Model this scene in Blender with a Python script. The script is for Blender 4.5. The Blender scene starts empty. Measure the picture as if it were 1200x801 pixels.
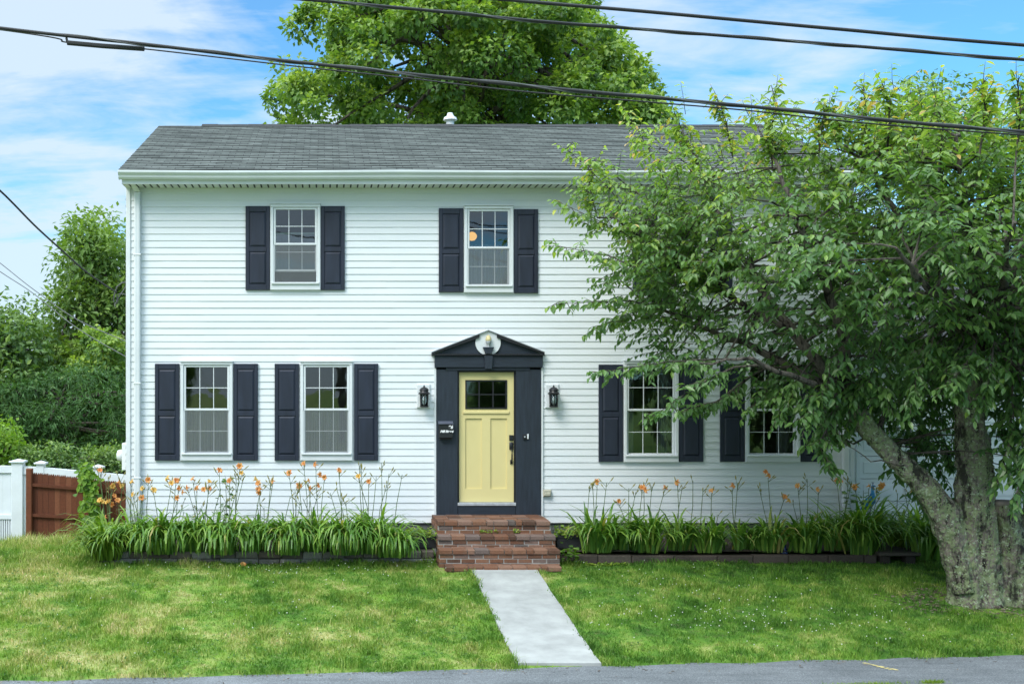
import bpy, math, random
import numpy as np
from mathutils import Vector

random.seed(11)
rng = np.random.default_rng(11)
SC = bpy.context.scene
COL = SC.collection
CX, HY, F, CZ = 380.0, 450.0, 1282.0, 2.66      # principal point of the lens and its height above the lawn


def P(px, py, Y):
    return np.array([(px - CX) * Y / F, Y, CZ + (HY - py) * Y / F])


WY = 17.0                                        # front wall plane
S = F / WY


def hx(px): return (px - CX) / S
def hz(py): return CZ + (HY - py) / S


def U(a, b): return random.uniform(a, b)


# ------------------------------------------------------------------ materials
def new_mat(name):
    m = bpy.data.materials.new(name)
    m.use_nodes = True
    nt = m.node_tree
    for n in list(nt.nodes):
        nt.nodes.remove(n)
    out = nt.nodes.new('ShaderNodeOutputMaterial')
    return m, nt, out


def node(nt, kind, ins=None, **props):
    n = nt.nodes.new(kind)
    for k, v in props.items():
        setattr(n, k, v)
    for k, v in (ins or {}).items():
        if isinstance(v, bpy.types.NodeSocket):
            nt.links.new(v, n.inputs[k])
        else:
            n.inputs[k].default_value = v
    return n


def ramp(nt, fac, stops, interp='LINEAR'):
    r = nt.nodes.new('ShaderNodeValToRGB')
    r.color_ramp.interpolation = interp
    e = r.color_ramp.elements
    while len(e) > 1:
        e.remove(e[-1])
    e[0].position = stops[0][0]
    e[0].color = (*stops[0][1], 1)
    for p, c in stops[1:]:
        k = e.new(p)
        k.color = (*c, 1)
    nt.links.new(fac, r.inputs[0])
    return r


def mixc(nt, fac, a, b, blend='MIX'):
    n = nt.nodes.new('ShaderNodeMix')
    n.data_type = 'RGBA'
    n.blend_type = blend
    for sock, v in ((n.inputs[0], fac), (n.inputs[6], a), (n.inputs[7], b)):
        if isinstance(v, bpy.types.NodeSocket):
            nt.links.new(v, sock)
        elif isinstance(v, (int, float)):
            sock.default_value = v
        else:
            sock.default_value = (*v, 1)
    return n.outputs[2]


def objco(nt):
    return node(nt, 'ShaderNodeTexCoord').outputs['Object']


def noise(nt, vec, scale, detail=4, rough=.55, dist=0.):
    return node(nt, 'ShaderNodeTexNoise', {'Vector': vec, 'Scale': scale, 'Detail': detail, 'Roughness': rough, 'Distortion': dist}).outputs[0]


def mapping(nt, vec, scale):
    return node(nt, 'ShaderNodeMapping', {'Vector': vec, 'Scale': scale}).outputs[0]


def simple(name, col, rough=.6, vary=.15, scale=6., bump=0., bscale=80., metal=0., spec=.4, stretch=(1, 1, 1)):
    """One base colour with soft dirt-like variation and an optional fine bump."""
    m, nt, out = new_mat(name)
    v = mapping(nt, objco(nt), stretch)
    n1 = noise(nt, v, scale, 6, .6)
    d = tuple(c * (1 - vary) for c in col)
    l = tuple(min(1, c * (1 + vary * .6)) for c in col)
    c = ramp(nt, n1, [(.3, d), (.7, l)]).outputs[0]
    b = node(nt, 'ShaderNodeBsdfPrincipled', {'Base Color': c, 'Roughness': rough, 'Metallic': metal, 'Specular IOR Level': spec})
    if bump:
        n2 = noise(nt, v, bscale, 5, .6)
        bp = node(nt, 'ShaderNodeBump', {'Strength': bump, 'Distance': .01, 'Height': n2})
        nt.links.new(bp.outputs[0], b.inputs['Normal'])
    nt.links.new(b.outputs[0], out.inputs[0])
    return m


def leaf_mat(name, stops, trans=.35, rough=.45, spec=.35, tcol=(1.5, 1.6, .55)):
    m, nt, out = new_mat(name)
    a = node(nt, 'ShaderNodeAttribute', attribute_name='rnd')
    c = ramp(nt, a.outputs['Fac'], stops).outputs[0]
    b = node(nt, 'ShaderNodeBsdfPrincipled', {'Base Color': c, 'Roughness': rough, 'Specular IOR Level': spec})
    tc = mixc(nt, 1., c, tcol, 'MULTIPLY')
    t = node(nt, 'ShaderNodeBsdfTranslucent', {'Color': tc})
    mx = node(nt, 'ShaderNodeMixShader', {0: trans, 1: b.outputs[0], 2: t.outputs[0]})
    nt.links.new(mx.outputs[0], out.inputs[0])
    return m


def siding_mat():
    m, nt, out = new_mat('white_vinyl_siding')
    v = objco(nt)
    n1 = noise(nt, mapping(nt, v, (.6, 1, 2.5)), 1.3, 6, .65)
    n2 = noise(nt, mapping(nt, v, (6, 1, .7)), 2.0, 5, .7)
    c1 = ramp(nt, n1, [(.3, (.66, .695, .71)), (.65, (.715, .735, .745))]).outputs[0]
    c = mixc(nt, ramp(nt, n2, [(.55, (0, 0, 0)), (.85, (.16, .16, .16))]).outputs[0], c1, (.6, .63, .6))
    g = noise(nt, mapping(nt, v, (2, 2, 60)), 14, 3, .6)
    bp = node(nt, 'ShaderNodeBump', {'Strength': .06, 'Distance': .004, 'Height': g})
    b = node(nt, 'ShaderNodeBsdfPrincipled', {'Base Color': c, 'Roughness': .5, 'Specular IOR Level': .35, 'Normal': bp.outputs[0]})
    nt.links.new(b.outputs[0], out.inputs[0])
    return m


EY_ROOF = 16.55
ZE_ROOF = CZ + (HY - 200.5) * 16.6 / F + .012
RZ_ROOF = CZ + (HY - 147.5) * 20.6 / F


def roof_mat():
    m, nt, out = new_mat('asphalt_shingles')
    uv = node(nt, 'ShaderNodeTexCoord').outputs['UV']
    br = node(nt, 'ShaderNodeTexBrick', {'Vector': uv, 'Color1': (.078, .089, .081, 1), 'Color2': (.126, .141, .129, 1), 'Mortar': (.022, .023, .023, 1),
                                         'Scale': 1., 'Mortar Size': .006, 'Mortar Smooth': .25, 'Bias': .05, 'Brick Width': .24, 'Row Height': math.hypot(20.6 - EY_ROOF, RZ_ROOF - ZE_ROOF) / 31})
    br.offset = .43
    n0 = noise(nt, mapping(nt, uv, (7, 7.1, 1)), 1.0, 2, .5)
    n1 = noise(nt, uv, .9, 5, .6)
    n2 = noise(nt, uv, 150, 2, .6)
    c = mixc(nt, .5, br.outputs[0], ramp(nt, n0, [(.3, (.6, .6, .6)), (.7, (1.4, 1.4, 1.4))]).outputs[0], 'MULTIPLY')
    c = mixc(nt, 1., c, ramp(nt, n1, [(.3, (.78, .8, .78)), (.7, (1.2, 1.2, 1.18))]).outputs[0], 'MULTIPLY')
    c = mixc(nt, .5, c, ramp(nt, n2, [(.3, (.6, .6, .6)), (.7, (1.4, 1.4, 1.4))]).outputs[0], 'MULTIPLY')
    bp = node(nt, 'ShaderNodeBump', {'Strength': .6, 'Distance': .012, 'Height': br.outputs[1]})
    bp.invert = True
    b = node(nt, 'ShaderNodeBsdfPrincipled', {'Base Color': c, 'Roughness': .85, 'Specular IOR Level': .25, 'Normal': bp.outputs[0]})
    nt.links.new(b.outputs[0], out.inputs[0])
    return m


def attr_mat(name, stops, rough=.8, bump=.3, bscale=60, stain=.4, stain_col=(.12, .13, .1)):
    """Colour picked per face by 'rnd' (bricks, stones, boards), with grain."""
    m, nt, out = new_mat(name)
    a = node(nt, 'ShaderNodeAttribute', attribute_name='rnd')
    v = objco(nt)
    c = ramp(nt, a.outputs['Fac'], stops).outputs[0]
    n1 = noise(nt, v, 9, 6, .7)
    n2 = noise(nt, v, bscale, 5, .7)
    c = mixc(nt, ramp(nt, n1, [(.5, (0, 0, 0)), (.75, (stain,) * 3)]).outputs[0], c, stain_col)
    c = mixc(nt, .6, c, ramp(nt, n2, [(.3, (.65,) * 3), (.7, (1.3,) * 3)]).outputs[0], 'MULTIPLY')
    bp = node(nt, 'ShaderNodeBump', {'Strength': bump, 'Distance': .01, 'Height': n2})
    b = node(nt, 'ShaderNodeBsdfPrincipled', {'Base Color': c, 'Roughness': rough, 'Specular IOR Level': .25, 'Normal': bp.outputs[0]})
    nt.links.new(b.outputs[0], out.inputs[0])
    return m


def glass_mat(name, dark=.0, tint=(.8, .86, .86), ior=1.9):
    m, nt, out = new_mat(name)
    fr = node(nt, 'ShaderNodeFresnel', {'IOR': ior})
    n = noise(nt, objco(nt), 2.2, 2, .5)
    bp = node(nt, 'ShaderNodeBump', {'Strength': .10, 'Distance': .02, 'Height': n})
    t = node(nt, 'ShaderNodeBsdfTransparent', {'Color': (*tint, 1)})
    g = node(nt, 'ShaderNodeBsdfGlossy', {'Color': (.95, .97, 1, 1), 'Roughness': .02, 'Normal': bp.outputs[0]})
    mx = node(nt, 'ShaderNodeMixShader', {0: fr.outputs[0], 1: t.outputs[0], 2: g.outputs[0]})
    nt.links.new(mx.outputs[0], out.inputs[0])
    return m


def screen_mat():
    m, nt, out = new_mat('insect_screen')
    t = node(nt, 'ShaderNodeBsdfTransparent', {'Color': (.85, .85, .85, 1)})
    d = node(nt, 'ShaderNodeBsdfDiffuse', {'Color': (.30, .32, .33, 1)})
    mx = node(nt, 'ShaderNodeMixShader', {0: .33, 1: t.outputs[0], 2: d.outputs[0]})
    nt.links.new(mx.outputs[0], out.inputs[0])
    return m


def sheer_mat():
    m, nt, out = new_mat('sheer_fabric')
    t = node(nt, 'ShaderNodeBsdfTransparent', {'Color': (1, 1, 1, 1)})
    v = objco(nt)
    w = noise(nt, mapping(nt, v, (30, 30, .6)), 1., 3, .5)
    c = ramp(nt, w, [(.35, (.32, .32, .33)), (.65, (.68, .68, .7))]).outputs[0]
    d = node(nt, 'ShaderNodeBsdfDiffuse', {'Color': c})
    mx = node(nt, 'ShaderNodeMixShader', {0: .8, 1: t.outputs[0], 2: d.outputs[0]})
    nt.links.new(mx.outputs[0], out.inputs[0])
    return m


def lawn_color(nt, v, shade=1.):
    """Lush to straw patches; the left half of the lawn is drier than the right half."""
    n1 = noise(nt, v, .75, 5, .6)
    n2 = noise(nt, v, 3.6, 6, .7)
    n3 = noise(nt, v, 2.0, 3, .5)
    x = node(nt, 'ShaderNodeSeparateXYZ', {0: v}).outputs[0]
    mr = node(nt, 'ShaderNodeMapRange', {0: x, 1: -4., 2: 5.5, 3: .075, 4: -.045}).outputs[0]
    f = node(nt, 'ShaderNodeMath', {0: n2, 1: .75, 2: -.25}, operation='MULTIPLY_ADD').outputs[0]
    f = node(nt, 'ShaderNodeMath', {0: n1, 1: .75, 2: f}, operation='MULTIPLY_ADD').outputs[0]
    f = node(nt, 'ShaderNodeMath', {0: f, 1: mr}, operation='ADD').outputs[0]
    k = shade
    c = ramp(nt, f, [(.30, (.032 * k, .085 * k, .012 * k)), (.41, (.064 * k, .155 * k, .020 * k)), (.50, (.112 * k, .208 * k, .030 * k)),
                     (.58, (.190 * k, .258 * k, .055 * k)), (.70, (.33 * k, .33 * k, .13 * k))]).outputs[0]
    return mixc(nt, ramp(nt, n3, [(.56, (0, 0, 0)), (.72, (.55, .55, .55))]).outputs[0], c, (.155 * k, .27 * k, .030 * k))


def grass_mat():
    m, nt, out = new_mat('grass_blades')
    v = objco(nt)
    c = lawn_color(nt, v, 1.28)
    a = node(nt, 'ShaderNodeAttribute', attribute_name='rnd').outputs['Fac']
    c = mixc(nt, 1., c, ramp(nt, a, [(0, (.62, .66, .5)), (.5, (1, 1, 1)), (.9, (1.3, 1.2, 1.1)), (.93, (2.0, 1.45, 2.6)), (1, (2.2, 1.5, 2.9))]).outputs[0], 'MULTIPLY')
    b = node(nt, 'ShaderNodeBsdfPrincipled', {'Base Color': c, 'Roughness': .55, 'Specular IOR Level': .25})
    t = node(nt, 'ShaderNodeBsdfTranslucent', {'Color': mixc(nt, 1., c, (1.2, 1.3, .6), 'MULTIPLY')})
    mx = node(nt, 'ShaderNodeMixShader', {0: .3, 1: b.outputs[0], 2: t.outputs[0]})
    nt.links.new(mx.outputs[0], out.inputs[0])
    return m


def ground_mat():
    m, nt, out = new_mat('turf_soil')
    v = objco(nt)
    c = lawn_color(nt, v, 1.0)
    n = noise(nt, v, 11, 6, .7)
    c = mixc(nt, ramp(nt, n, [(.5, (0, 0, 0)), (.68, (.55, .55, .55))]).outputs[0], c, (.11, .085, .045))
    b = node(nt, 'ShaderNodeBsdfPrincipled', {'Base Color': c, 'Roughness': .9, 'Specular IOR Level': .15})
    nt.links.new(b.outputs[0], out.inputs[0])
    return m


def asphalt_mat():
    m, nt, out = new_mat('asphalt')
    v = objco(nt)
    n1 = noise(nt, v, 1.2, 6, .6)
    n2 = noise(nt, v, 75, 4, .75)
    n3 = noise(nt, mapping(nt, v, (.35, 3, 1)), 3, 5, .6)
    c = ramp(nt, n1, [(.3, (.115, .125, .13)), (.7, (.175, .185, .19))]).outputs[0]
    c = mixc(nt, .85, c, ramp(nt, n2, [(.3, (.4,) * 3), (.5, (.95,) * 3), (.72, (2.0,) * 3)]).outputs[0], 'MULTIPLY')
    c = mixc(nt, .6, c, ramp(nt, n3, [(.35, (.8,) * 3), (.6, (1.15,) * 3)]).outputs[0], 'MULTIPLY')
    bp = node(nt, 'ShaderNodeBump', {'Strength': .5, 'Distance': .008, 'Height': n2})
    b = node(nt, 'ShaderNodeBsdfPrincipled', {'Base Color': c, 'Roughness': .85, 'Specular IOR Level': .25, 'Normal': bp.outputs[0]})
    nt.links.new(b.outputs[0], out.inputs[0])
    return m


def bark_mat(name, lichen=True, base=((.045, .038, .032), (.18, .16, .13))):
    m, nt, out = new_mat(name)
    v = objco(nt)
    fis = noise(nt, mapping(nt, v, (13, 13, 1.9)), 1.0, 8, .68, .5)
    fine = noise(nt, mapping(nt, v, (30, 30, 14)), 1.5, 6, .7)
    c = ramp(nt, fis, [(.40, tuple(x * .55 for x in base[0])), (.50, base[1])]).outputs[0]
    c = mixc(nt, .7, c, ramp(nt, fine, [(.3, (.55,) * 3), (.7, (1.5,) * 3)]).outputs[0], 'MULTIPLY')
    h = fis
    if lichen:
        l1 = noise(nt, v, 5.5, 6, .7)
        l2 = noise(nt, v, 34, 4, .65)
        f = node(nt, 'ShaderNodeMath', {0: l1, 1: l2}, operation='ADD').outputs[0]
        c = mixc(nt, ramp(nt, f, [(.99, (0, 0, 0)), (1.06, (.85,) * 3)]).outputs[0], c, (.21, .26, .13))
        l3 = noise(nt, v, 21, 5, .7)
        c = mixc(nt, ramp(nt, l3, [(.57, (0, 0, 0)), (.62, (.9,) * 3)]).outputs[0], c, (.38, .45, .31))
        d = noise(nt, mapping(nt, v, (3, 3, 1.2)), 1.6, 5, .65)
        c = mixc(nt, ramp(nt, d, [(.56, (0, 0, 0)), (.64, (.9,) * 3)]).outputs[0], c, (.020, .017, .016))
    bp = node(nt, 'ShaderNodeBump', {'Strength': 1.0, 'Distance': .06, 'Height': h})
    bp2 = node(nt, 'ShaderNodeBump', {'Strength': .6, 'Distance': .01, 'Height': fine, 'Normal': bp.outputs[0]})
    b = node(nt, 'ShaderNodeBsdfPrincipled', {'Base Color': c, 'Roughness': .9, 'Specular IOR Level': .2, 'Normal': bp2.outputs[0]})
    nt.links.new(b.outputs[0], out.inputs[0])
    return m


M = {}
M['siding'] = siding_mat()
M['white'] = simple('white_vinyl_trim', (.66, .685, .695), .45, .06, 3, .03, 40)
M['frieze'] = simple('pale_frieze', (.57, .61, .575), .5, .08, 2)
M['soffit'] = simple('soffit_white', (.64, .67, .64), .5, .08, 3)
M['hole'] = simple('dark_hole', (.03, .032, .035), .9, .2)
M['gutter'] = simple('gutter_white', (.64, .675, .675), .38, .08, 2.2)
M['shutter'] = simple('navy_shutter', (.018, .023, .040), .5, .3, 3, .12, 130, stretch=(3, 1, .5))
M['surround'] = simple('dark_navy_wood', (.019, .027, .040), .58, .30, 5, .30, 18, stretch=(5, 5, .6))
M['surround_h'] = simple('dark_navy_wood_level', (.017, .025, .038), .58, .30, 5, .30, 18, stretch=(.6, 5, 5))
M['black'] = simple('black_metal', (.012, .012, .014), .38, .2, 8, spec=.5)
M['jamb'] = simple('black_jamb', (.010, .011, .014), .55, .2, 8)
M['yellow'] = simple('yellow_door_paint', (.68, .58, .27), .42, .04, 1.5, .02, 60)
M['brick'] = attr_mat('old_red_brick', [(0, (.085, .045, .030)), (.3, (.170, .078, .045)), (.6, (.225, .115, .070)), (.82, (.225, .135, .10)), (.93, (.15, .11, .095)), (1, (.10, .08, .072))], .85, .6, 45, .45, (.17, .14, .11))
M['mortar'] = simple('mortar', (.34, .325, .30), .9, .35, 14, .4, 60)
M['stone'] = attr_mat('edging_stone', [(0, (.09, .065, .05)), (.5, (.17, .15, .13)), (1, (.30, .29, .27))], .9, .5, 40, .45, (.06, .07, .04))
M['timber'] = attr_mat('weathered_timber', [(0, (.028, .021, .018)), (1, (.10, .08, .066))], .9, .5, 40, .4, (.05, .06, .035))
M['block'] = simple('foundation_block', (.13, .135, .135), .9, .35, 5, .5, 40)
M['concrete'] = simple('path_concrete', (.36, .365, .345), .85, .26, 2.5, .3, 120)
M['asphalt'] = asphalt_mat()
M['paint_yellow'] = simple('faded_yellow_paint', (.60, .50, .20), .8, .35, 30)
M['ground'] = ground_mat()
M['grass'] = grass_mat()
M['soil'] = simple('bed_soil', (.055, .042, .030), .95, .5, 14, .6, 50)
M['mulch'] = attr_mat('wood_mulch', [(0, (.06, .045, .034)), (.6, (.14, .105, .08)), (1, (.28, .23, .18))], .9, .3, 60, .2)
M['glass'] = glass_mat('window_glass', ior=1.95)
M['lamp_glass'] = glass_mat('lamp_glass', ior=1.6)
M['screen'] = screen_mat()
M['sheer'] = sheer_mat()
M['curtain'] = simple('grey_curtain', (.42, .43, .43), .85, .35, 1.2, stretch=(22, 22, .4))
M['room'] = simple('room_plaster', (.30, .28, .25), .85, .1)
M['roof'] = roof_mat()
M['ridge'] = simple('ridge_cap', (.035, .036, .036), .9, .4, 12, .5, 60)
M['bark'] = bark_mat('lichen_bark')
M['bark2'] = bark_mat('plain_bark', False, ((.03, .026, .022), (.11, .095, .08)))
M['cut'] = simple('cut_wood', (.20, .17, .145), .9, .45, 9, .5, 30)
M['wire'] = simple('cable_rubber', (.018, .019, .02), .6, .25, 10)
M['wire_grey'] = simple('cable_grey', (.085, .09, .09), .55, .2, 10)
M['fence_brown'] = attr_mat('stained_fence_board', [(0, (.085, .026, .013)), (.5, (.135, .043, .02)), (1, (.19, .07, .035))], .75, .3, 30, .35, (.05, .02, .012))
M['fence_white'] = simple('white_vinyl_fence', (.66, .70, .74), .42, .08, 3)
M['plastic_white'] = simple('white_plastic', (.72, .74, .75), .4, .1, 6)
M['beige'] = simple('beige_plastic', (.42, .40, .31), .55, .15, 8)
M['planter'] = simple('black_planter', (.018, .017, .018), .6, .3, 8)
M['box_top'] = simple('grey_box_lid', (.085, .095, .125), .45, .15, 8)
M['lettering'] = simple('white_lettering', (.80, .80, .80), .6, .02)
M['cherry'] = leaf_mat('cherry_leaf', [(0, (0.036, 0.092, 0.032)), (.3, (0.081, 0.169, 0.056)), (.6, (0.155, 0.267, 0.077)), (.85, (0.288, 0.402, 0.081)), (.95, (0.451, 0.507, 0.081)), (1, (0.563, 0.381, 0.132))], .42, .36, .5)
M['maple'] = leaf_mat('maple_leaf', [(0, (0.047, 0.104, 0.033)), (.4, (0.108, 0.202, 0.049)), (.75, (0.212, 0.319, 0.061)), (1, (0.335, 0.429, 0.081))], .36, .5)
M['dark_leaf'] = leaf_mat('dark_green_leaf', [(0, (0.032, 0.076, 0.027)), (.5, (0.078, 0.155, 0.046)), (.85, (0.155, 0.250, 0.065)), (1, (0.216, 0.311, 0.081))], .30, .5)
M['mid_leaf'] = leaf_mat('mid_green_leaf', [(0, (0.046, 0.101, 0.029)), (.5, (0.111, 0.195, 0.044)), (1, (0.227, 0.332, 0.065))], .34, .5)
M['needle'] = leaf_mat('needle_green', [(0, (0.030, 0.079, 0.025)), (.6, (0.061, 0.142, 0.040)), (1, (0.108, 0.205, 0.062))], .25, .55)
M['lily'] = leaf_mat('daylily_leaf', [(0, (0.063, 0.155, 0.028)), (.5, (0.144, 0.282, 0.046)), (.9, (0.265, 0.402, 0.069)), (.955, (0.299, 0.368, 0.081)), (1, (0.414, 0.333, 0.115))], .34, .38, .45)
M['lily_light'] = leaf_mat('daylily_leaf_pale', [(0, (.07, .15, .016)), (.5, (.13, .23, .025)), (1, (.24, .33, .045))], .36, .4, .4)
M['cover'] = leaf_mat('ground_cover_leaf', [(0, (0.084, 0.158, 0.019)), (.5, (0.168, 0.263, 0.029)), (1, (0.294, 0.357, 0.053))], .36, .5)
M['weed'] = leaf_mat('weed_leaf', [(0, (0.044, 0.110, 0.020)), (.5, (0.088, 0.176, 0.033)), (1, (0.165, 0.253, 0.044))], .34, .5)
M['vine'] = leaf_mat('vine_leaf', [(0, (.05, .13, .014)), (.5, (.12, .24, .022)), (1, (.22, .34, .04))], .36, .45)
M['stem'] = simple('flower_stem', (.09, .13, .045), .6, .2, 20)
M['bud'] = simple('lily_bud', (.26, .23, .06), .6, .3, 25)
M['petal'] = leaf_mat('orange_petal', [(0, (.66, .22, .06)), (.5, (.74, .33, .11)), (1, (.78, .47, .17))], .35, .5, .3, (1.1, 1.0, .7))
M['petal_pale'] = leaf_mat('yellow_petal', [(0, (.72, .38, .07)), (.5, (.76, .48, .12)), (1, (.78, .56, .18))], .35, .5, .3, (1.1, 1.0, .7))
M['clover'] = simple('clover_white', (.62, .62, .55), .8, .1, 20)
M['blue'] = simple('blue_glaze', (.025, .20, .42), .22, .45, 14, spec=.6)
M['blue_dark'] = simple('dark_blue_glaze', (.012, .03, .14), .2, .3, 10, spec=.6)
M['garage_door'] = simple('white_garage_door', (.69, .715, .735), .4, .05, 3)
M['finial_gold'] = simple('finial_cream', (.62, .52, .27), .5, .3, 14)
M['finial_grey'] = simple('finial_grey', (.38, .40, .42), .5, .25, 14)


def lamp_emit():
    m, nt, out = new_mat('lit_globe')
    e = node(nt, 'ShaderNodeEmission', {'Color': (1., .52, .12, 1), 'Strength': .55})
    nt.links.new(e.outputs[0], out.inputs[0])
    return m


M['globe'] = lamp_emit()


# ------------------------------------------------------------------ building helpers
def origin_of(parent):
    o = Vector((0, 0, 0))
    while parent is not None:
        o += parent.location
        parent = parent.parent
    return o


def link(name, me, parent=None, loc=None):
    o = bpy.data.objects.new(name, me)
    COL.objects.link(o)
    if parent is not None:
        o.parent = parent
    if loc is not None:
        o.location = loc
    return o


def tag(o, label=None, cat=None, group=None, kind=None):
    if label:
        n = len(label.split())
        assert 4 <= n <= 16, (n, label)
        o['label'] = label
    if cat: o['category'] = cat
    if group: o['group'] = group
    if kind: o['kind'] = kind
    return o


def thing(name, label, cat, loc, group=None):
    o = bpy.data.objects.new(name, None)
    o.empty_display_size = .1
    COL.objects.link(o)
    o.location = Vector([float(c) for c in loc])
    return tag(o, label, cat, group)


def npmesh(name, V, quads=None, tris=None, mats=(), parent=None, frnd=None, fmat=None, smooth=False, loc=None):
    """Mesh from arrays in world space; with a parent (or loc) the points are stored relative to it."""
    V = np.asarray(V, dtype=np.float64)
    org = origin_of(parent)
    if loc is not None:
        org = org + Vector([float(c) for c in loc])
    V = V - np.array(org)
    q = np.zeros((0, 4), int) if quads is None else np.asarray(quads, int).reshape(-1, 4)
    t = np.zeros((0, 3), int) if tris is None else np.asarray(tris, int).reshape(-1, 3)
    me = bpy.data.meshes.new(name)
    me.vertices.add(len(V))
    me.vertices.foreach_set('co', V.astype(np.float32).ravel())
    idx = np.concatenate([q.ravel(), t.ravel()])
    me.loops.add(len(idx))
    me.loops.foreach_set('vertex_index', idx.astype(np.int32))
    st = np.concatenate([np.arange(len(q)) * 4, len(q) * 4 + np.arange(len(t)) * 3])
    me.polygons.add(len(st))
    me.polygons.foreach_set('loop_start', st.astype(np.int32))
    me.polygons.foreach_set('use_smooth', np.full(len(st), bool(smooth)))
    for m in mats:
        me.materials.append(m)
    if fmat is not None:
        me.polygons.foreach_set('material_index', np.asarray(fmat, np.int32))
    if frnd is not None:
        a = me.attributes.new('rnd', 'FLOAT', 'FACE')
        a.data.foreach_set('value', np.asarray(frnd, np.float32))
    me.update(calc_edges=True)
    me.validate()
    return link(name, me, parent, None if loc is None else Vector([float(c) for c in loc]))


class MB:
    def __init__(self):
        self.V, self.Q, self.T, self.qm, self.tm, self.qr, self.tr = [], [], [], [], [], [], []
        self.r = 0.5

    def v(self, *ps):
        n = len(self.V)
        self.V.extend([tuple(float(c) for c in p) for p in ps])
        return n

    def quad(self, a, b, c, d, m=0, r=None):
        n = self.v(a, b, c, d)
        self.Q.append((n, n + 1, n + 2, n + 3)); self.qm.append(m); self.qr.append(self.r if r is None else r)

    def tri(self, a, b, c, m=0, r=None):
        n = self.v(a, b, c)
        self.T.append((n, n + 1, n + 2)); self.tm.append(m); self.tr.append(self.r if r is None else r)

    def face(self, ids, m=0, r=None):
        r = self.r if r is None else r
        if len(ids) == 4:
            self.Q.append(tuple(ids)); self.qm.append(m); self.qr.append(r)
        elif len(ids) == 3:
            self.T.append(tuple(ids)); self.tm.append(m); self.tr.append(r)
        else:
            for k in range(1, len(ids) - 1):
                self.face((ids[0], ids[k], ids[k + 1]), m, r)

    def box(self, x0, x1, y0, y1, z0, z1, m=0, r=None, ch=0.):
        """Box; ch = chamfer of the four front (low y) edges."""
        if x1 < x0: x0, x1 = x1, x0
        if y1 < y0: y0, y1 = y1, y0
        if z1 < z0: z0, z1 = z1, z0
        if ch > 0:
            n = self.v((x0, y1, z0), (x1, y1, z0), (x1, y1, z1), (x0, y1, z1),
                       (x0, y0 + ch, z0), (x1, y0 + ch, z0), (x1, y0 + ch, z1), (x0, y0 + ch, z1),
                       (x0 + ch, y0, z0 + ch), (x1 - ch, y0, z0 + ch), (x1 - ch, y0, z1 - ch), (x0 + ch, y0, z1 - ch))
            fs = [(3, 2, 1, 0), (0, 1, 5, 4), (1, 2, 6, 5), (2, 3, 7, 6), (3, 0, 4, 7), (4, 5, 9, 8), (5, 6, 10, 9), (6, 7, 11, 10), (7, 4, 8, 11), (8, 9, 10, 11)]
        else:
            n = self.v((x0, y0, z0), (x1, y0, z0), (x1, y1, z0), (x0, y1, z0), (x0, y0, z1), (x1, y0, z1), (x1, y1, z1), (x0, y1, z1))
            fs = [(0, 3, 2, 1), (4, 5, 6, 7), (0, 1, 5, 4), (1, 2, 6, 5), (2, 3, 7, 6), (3, 0, 4, 7)]
        for f in fs:
            self.face([n + i for i in f], m, r)

    def prism_y(self, pts, y0, y1, m=0):
        """Polygon pts (x, z), counter-clockwise, extruded from y0 to y1."""
        k = len(pts)
        n = self.v(*[(x, y0, z) for x, z in pts]); n2 = self.v(*[(x, y1, z) for x, z in pts])
        self.face([n + i for i in range(k)], m)
        self.face([n2 + i for i in reversed(range(k))], m)
        for i in range(k):
            j = (i + 1) % k
            self.face((n + i, n2 + i, n2 + j, n + j), m)

    def prism_x(self, pts, x0, x1, m=0):
        """Polygon pts (y, z) extruded along x."""
        k = len(pts)
        n = self.v(*[(x0, y, z) for y, z in pts]); n2 = self.v(*[(x1, y, z) for y, z in pts])
        self.face([n + i for i in range(k)], m)
        self.face([n2 + i for i in reversed(range(k))], m)
        for i in range(k):
            j = (i + 1) % k
            self.face((n + i, n2 + i, n2 + j, n + j), m)

    def tube(self, pts, rad, n=6, m=0, cap=True, r=None):
        pts = [np.asarray(p, float) for p in pts]
        if np.isscalar(rad): rad = [rad] * len(pts)
        base = len(self.V)
        up = np.array([.13, .31, .94])
        for i, p in enumerate(pts):
            t = pts[min(i + 1, len(pts) - 1)] - pts[max(i - 1, 0)]
            t = t / (np.linalg.norm(t) + 1e-9)
            a = np.cross(t, up)
            if np.linalg.norm(a) < .05: a = np.cross(t, (1., 0, 0))
            a /= np.linalg.norm(a)
            b = np.cross(t, a)
            for k in range(n):
                w = 2 * math.pi * k / n
                self.V.append(tuple(p + rad[i] * (math.cos(w) * a + math.sin(w) * b)))
        for i in range(len(pts) - 1):
            for k in range(n):
                k2 = (k + 1) % n
                self.face((base + i * n + k, base + i * n + k2, base + (i + 1) * n + k2, base + (i + 1) * n + k), m, r)
        if cap:
            self.face([base + k for k in reversed(range(n))], m, r)
            e = base + (len(pts) - 1) * n
            self.face([e + k for k in range(n)], m, r)

    def lathe(self, prof, c, n=16, m=0, squash=1.):
        """Profile [(radius, z)] turned about a vertical axis through c."""
        base = len(self.V)
        for r, z in prof:
            for k in range(n):
                w = 2 * math.pi * (k + .5) / n
                self.V.append((c[0] + r * math.cos(w), c[1] + squash * r * math.sin(w), c[2] + z))
        for i in range(len(prof) - 1):
            for k in range(n):
                k2 = (k + 1) % n
                self.face((base + i * n + k, base + i * n + k2, base + (i + 1) * n + k2, base + (i + 1) * n + k), m)
        self.face([base + k for k in reversed(range(n))], m)
        e = base + (len(prof) - 1) * n
        self.face([e + k for k in range(n)], m)

    def build(self, name, mats, parent=None, smooth=False, loc=None):
        if not isinstance(mats, (list, tuple)): mats = [mats]
        return npmesh(name, self.V, self.Q or None, self.T or None, mats, parent, self.qr + self.tr, self.qm + self.tm, smooth, loc)


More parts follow.
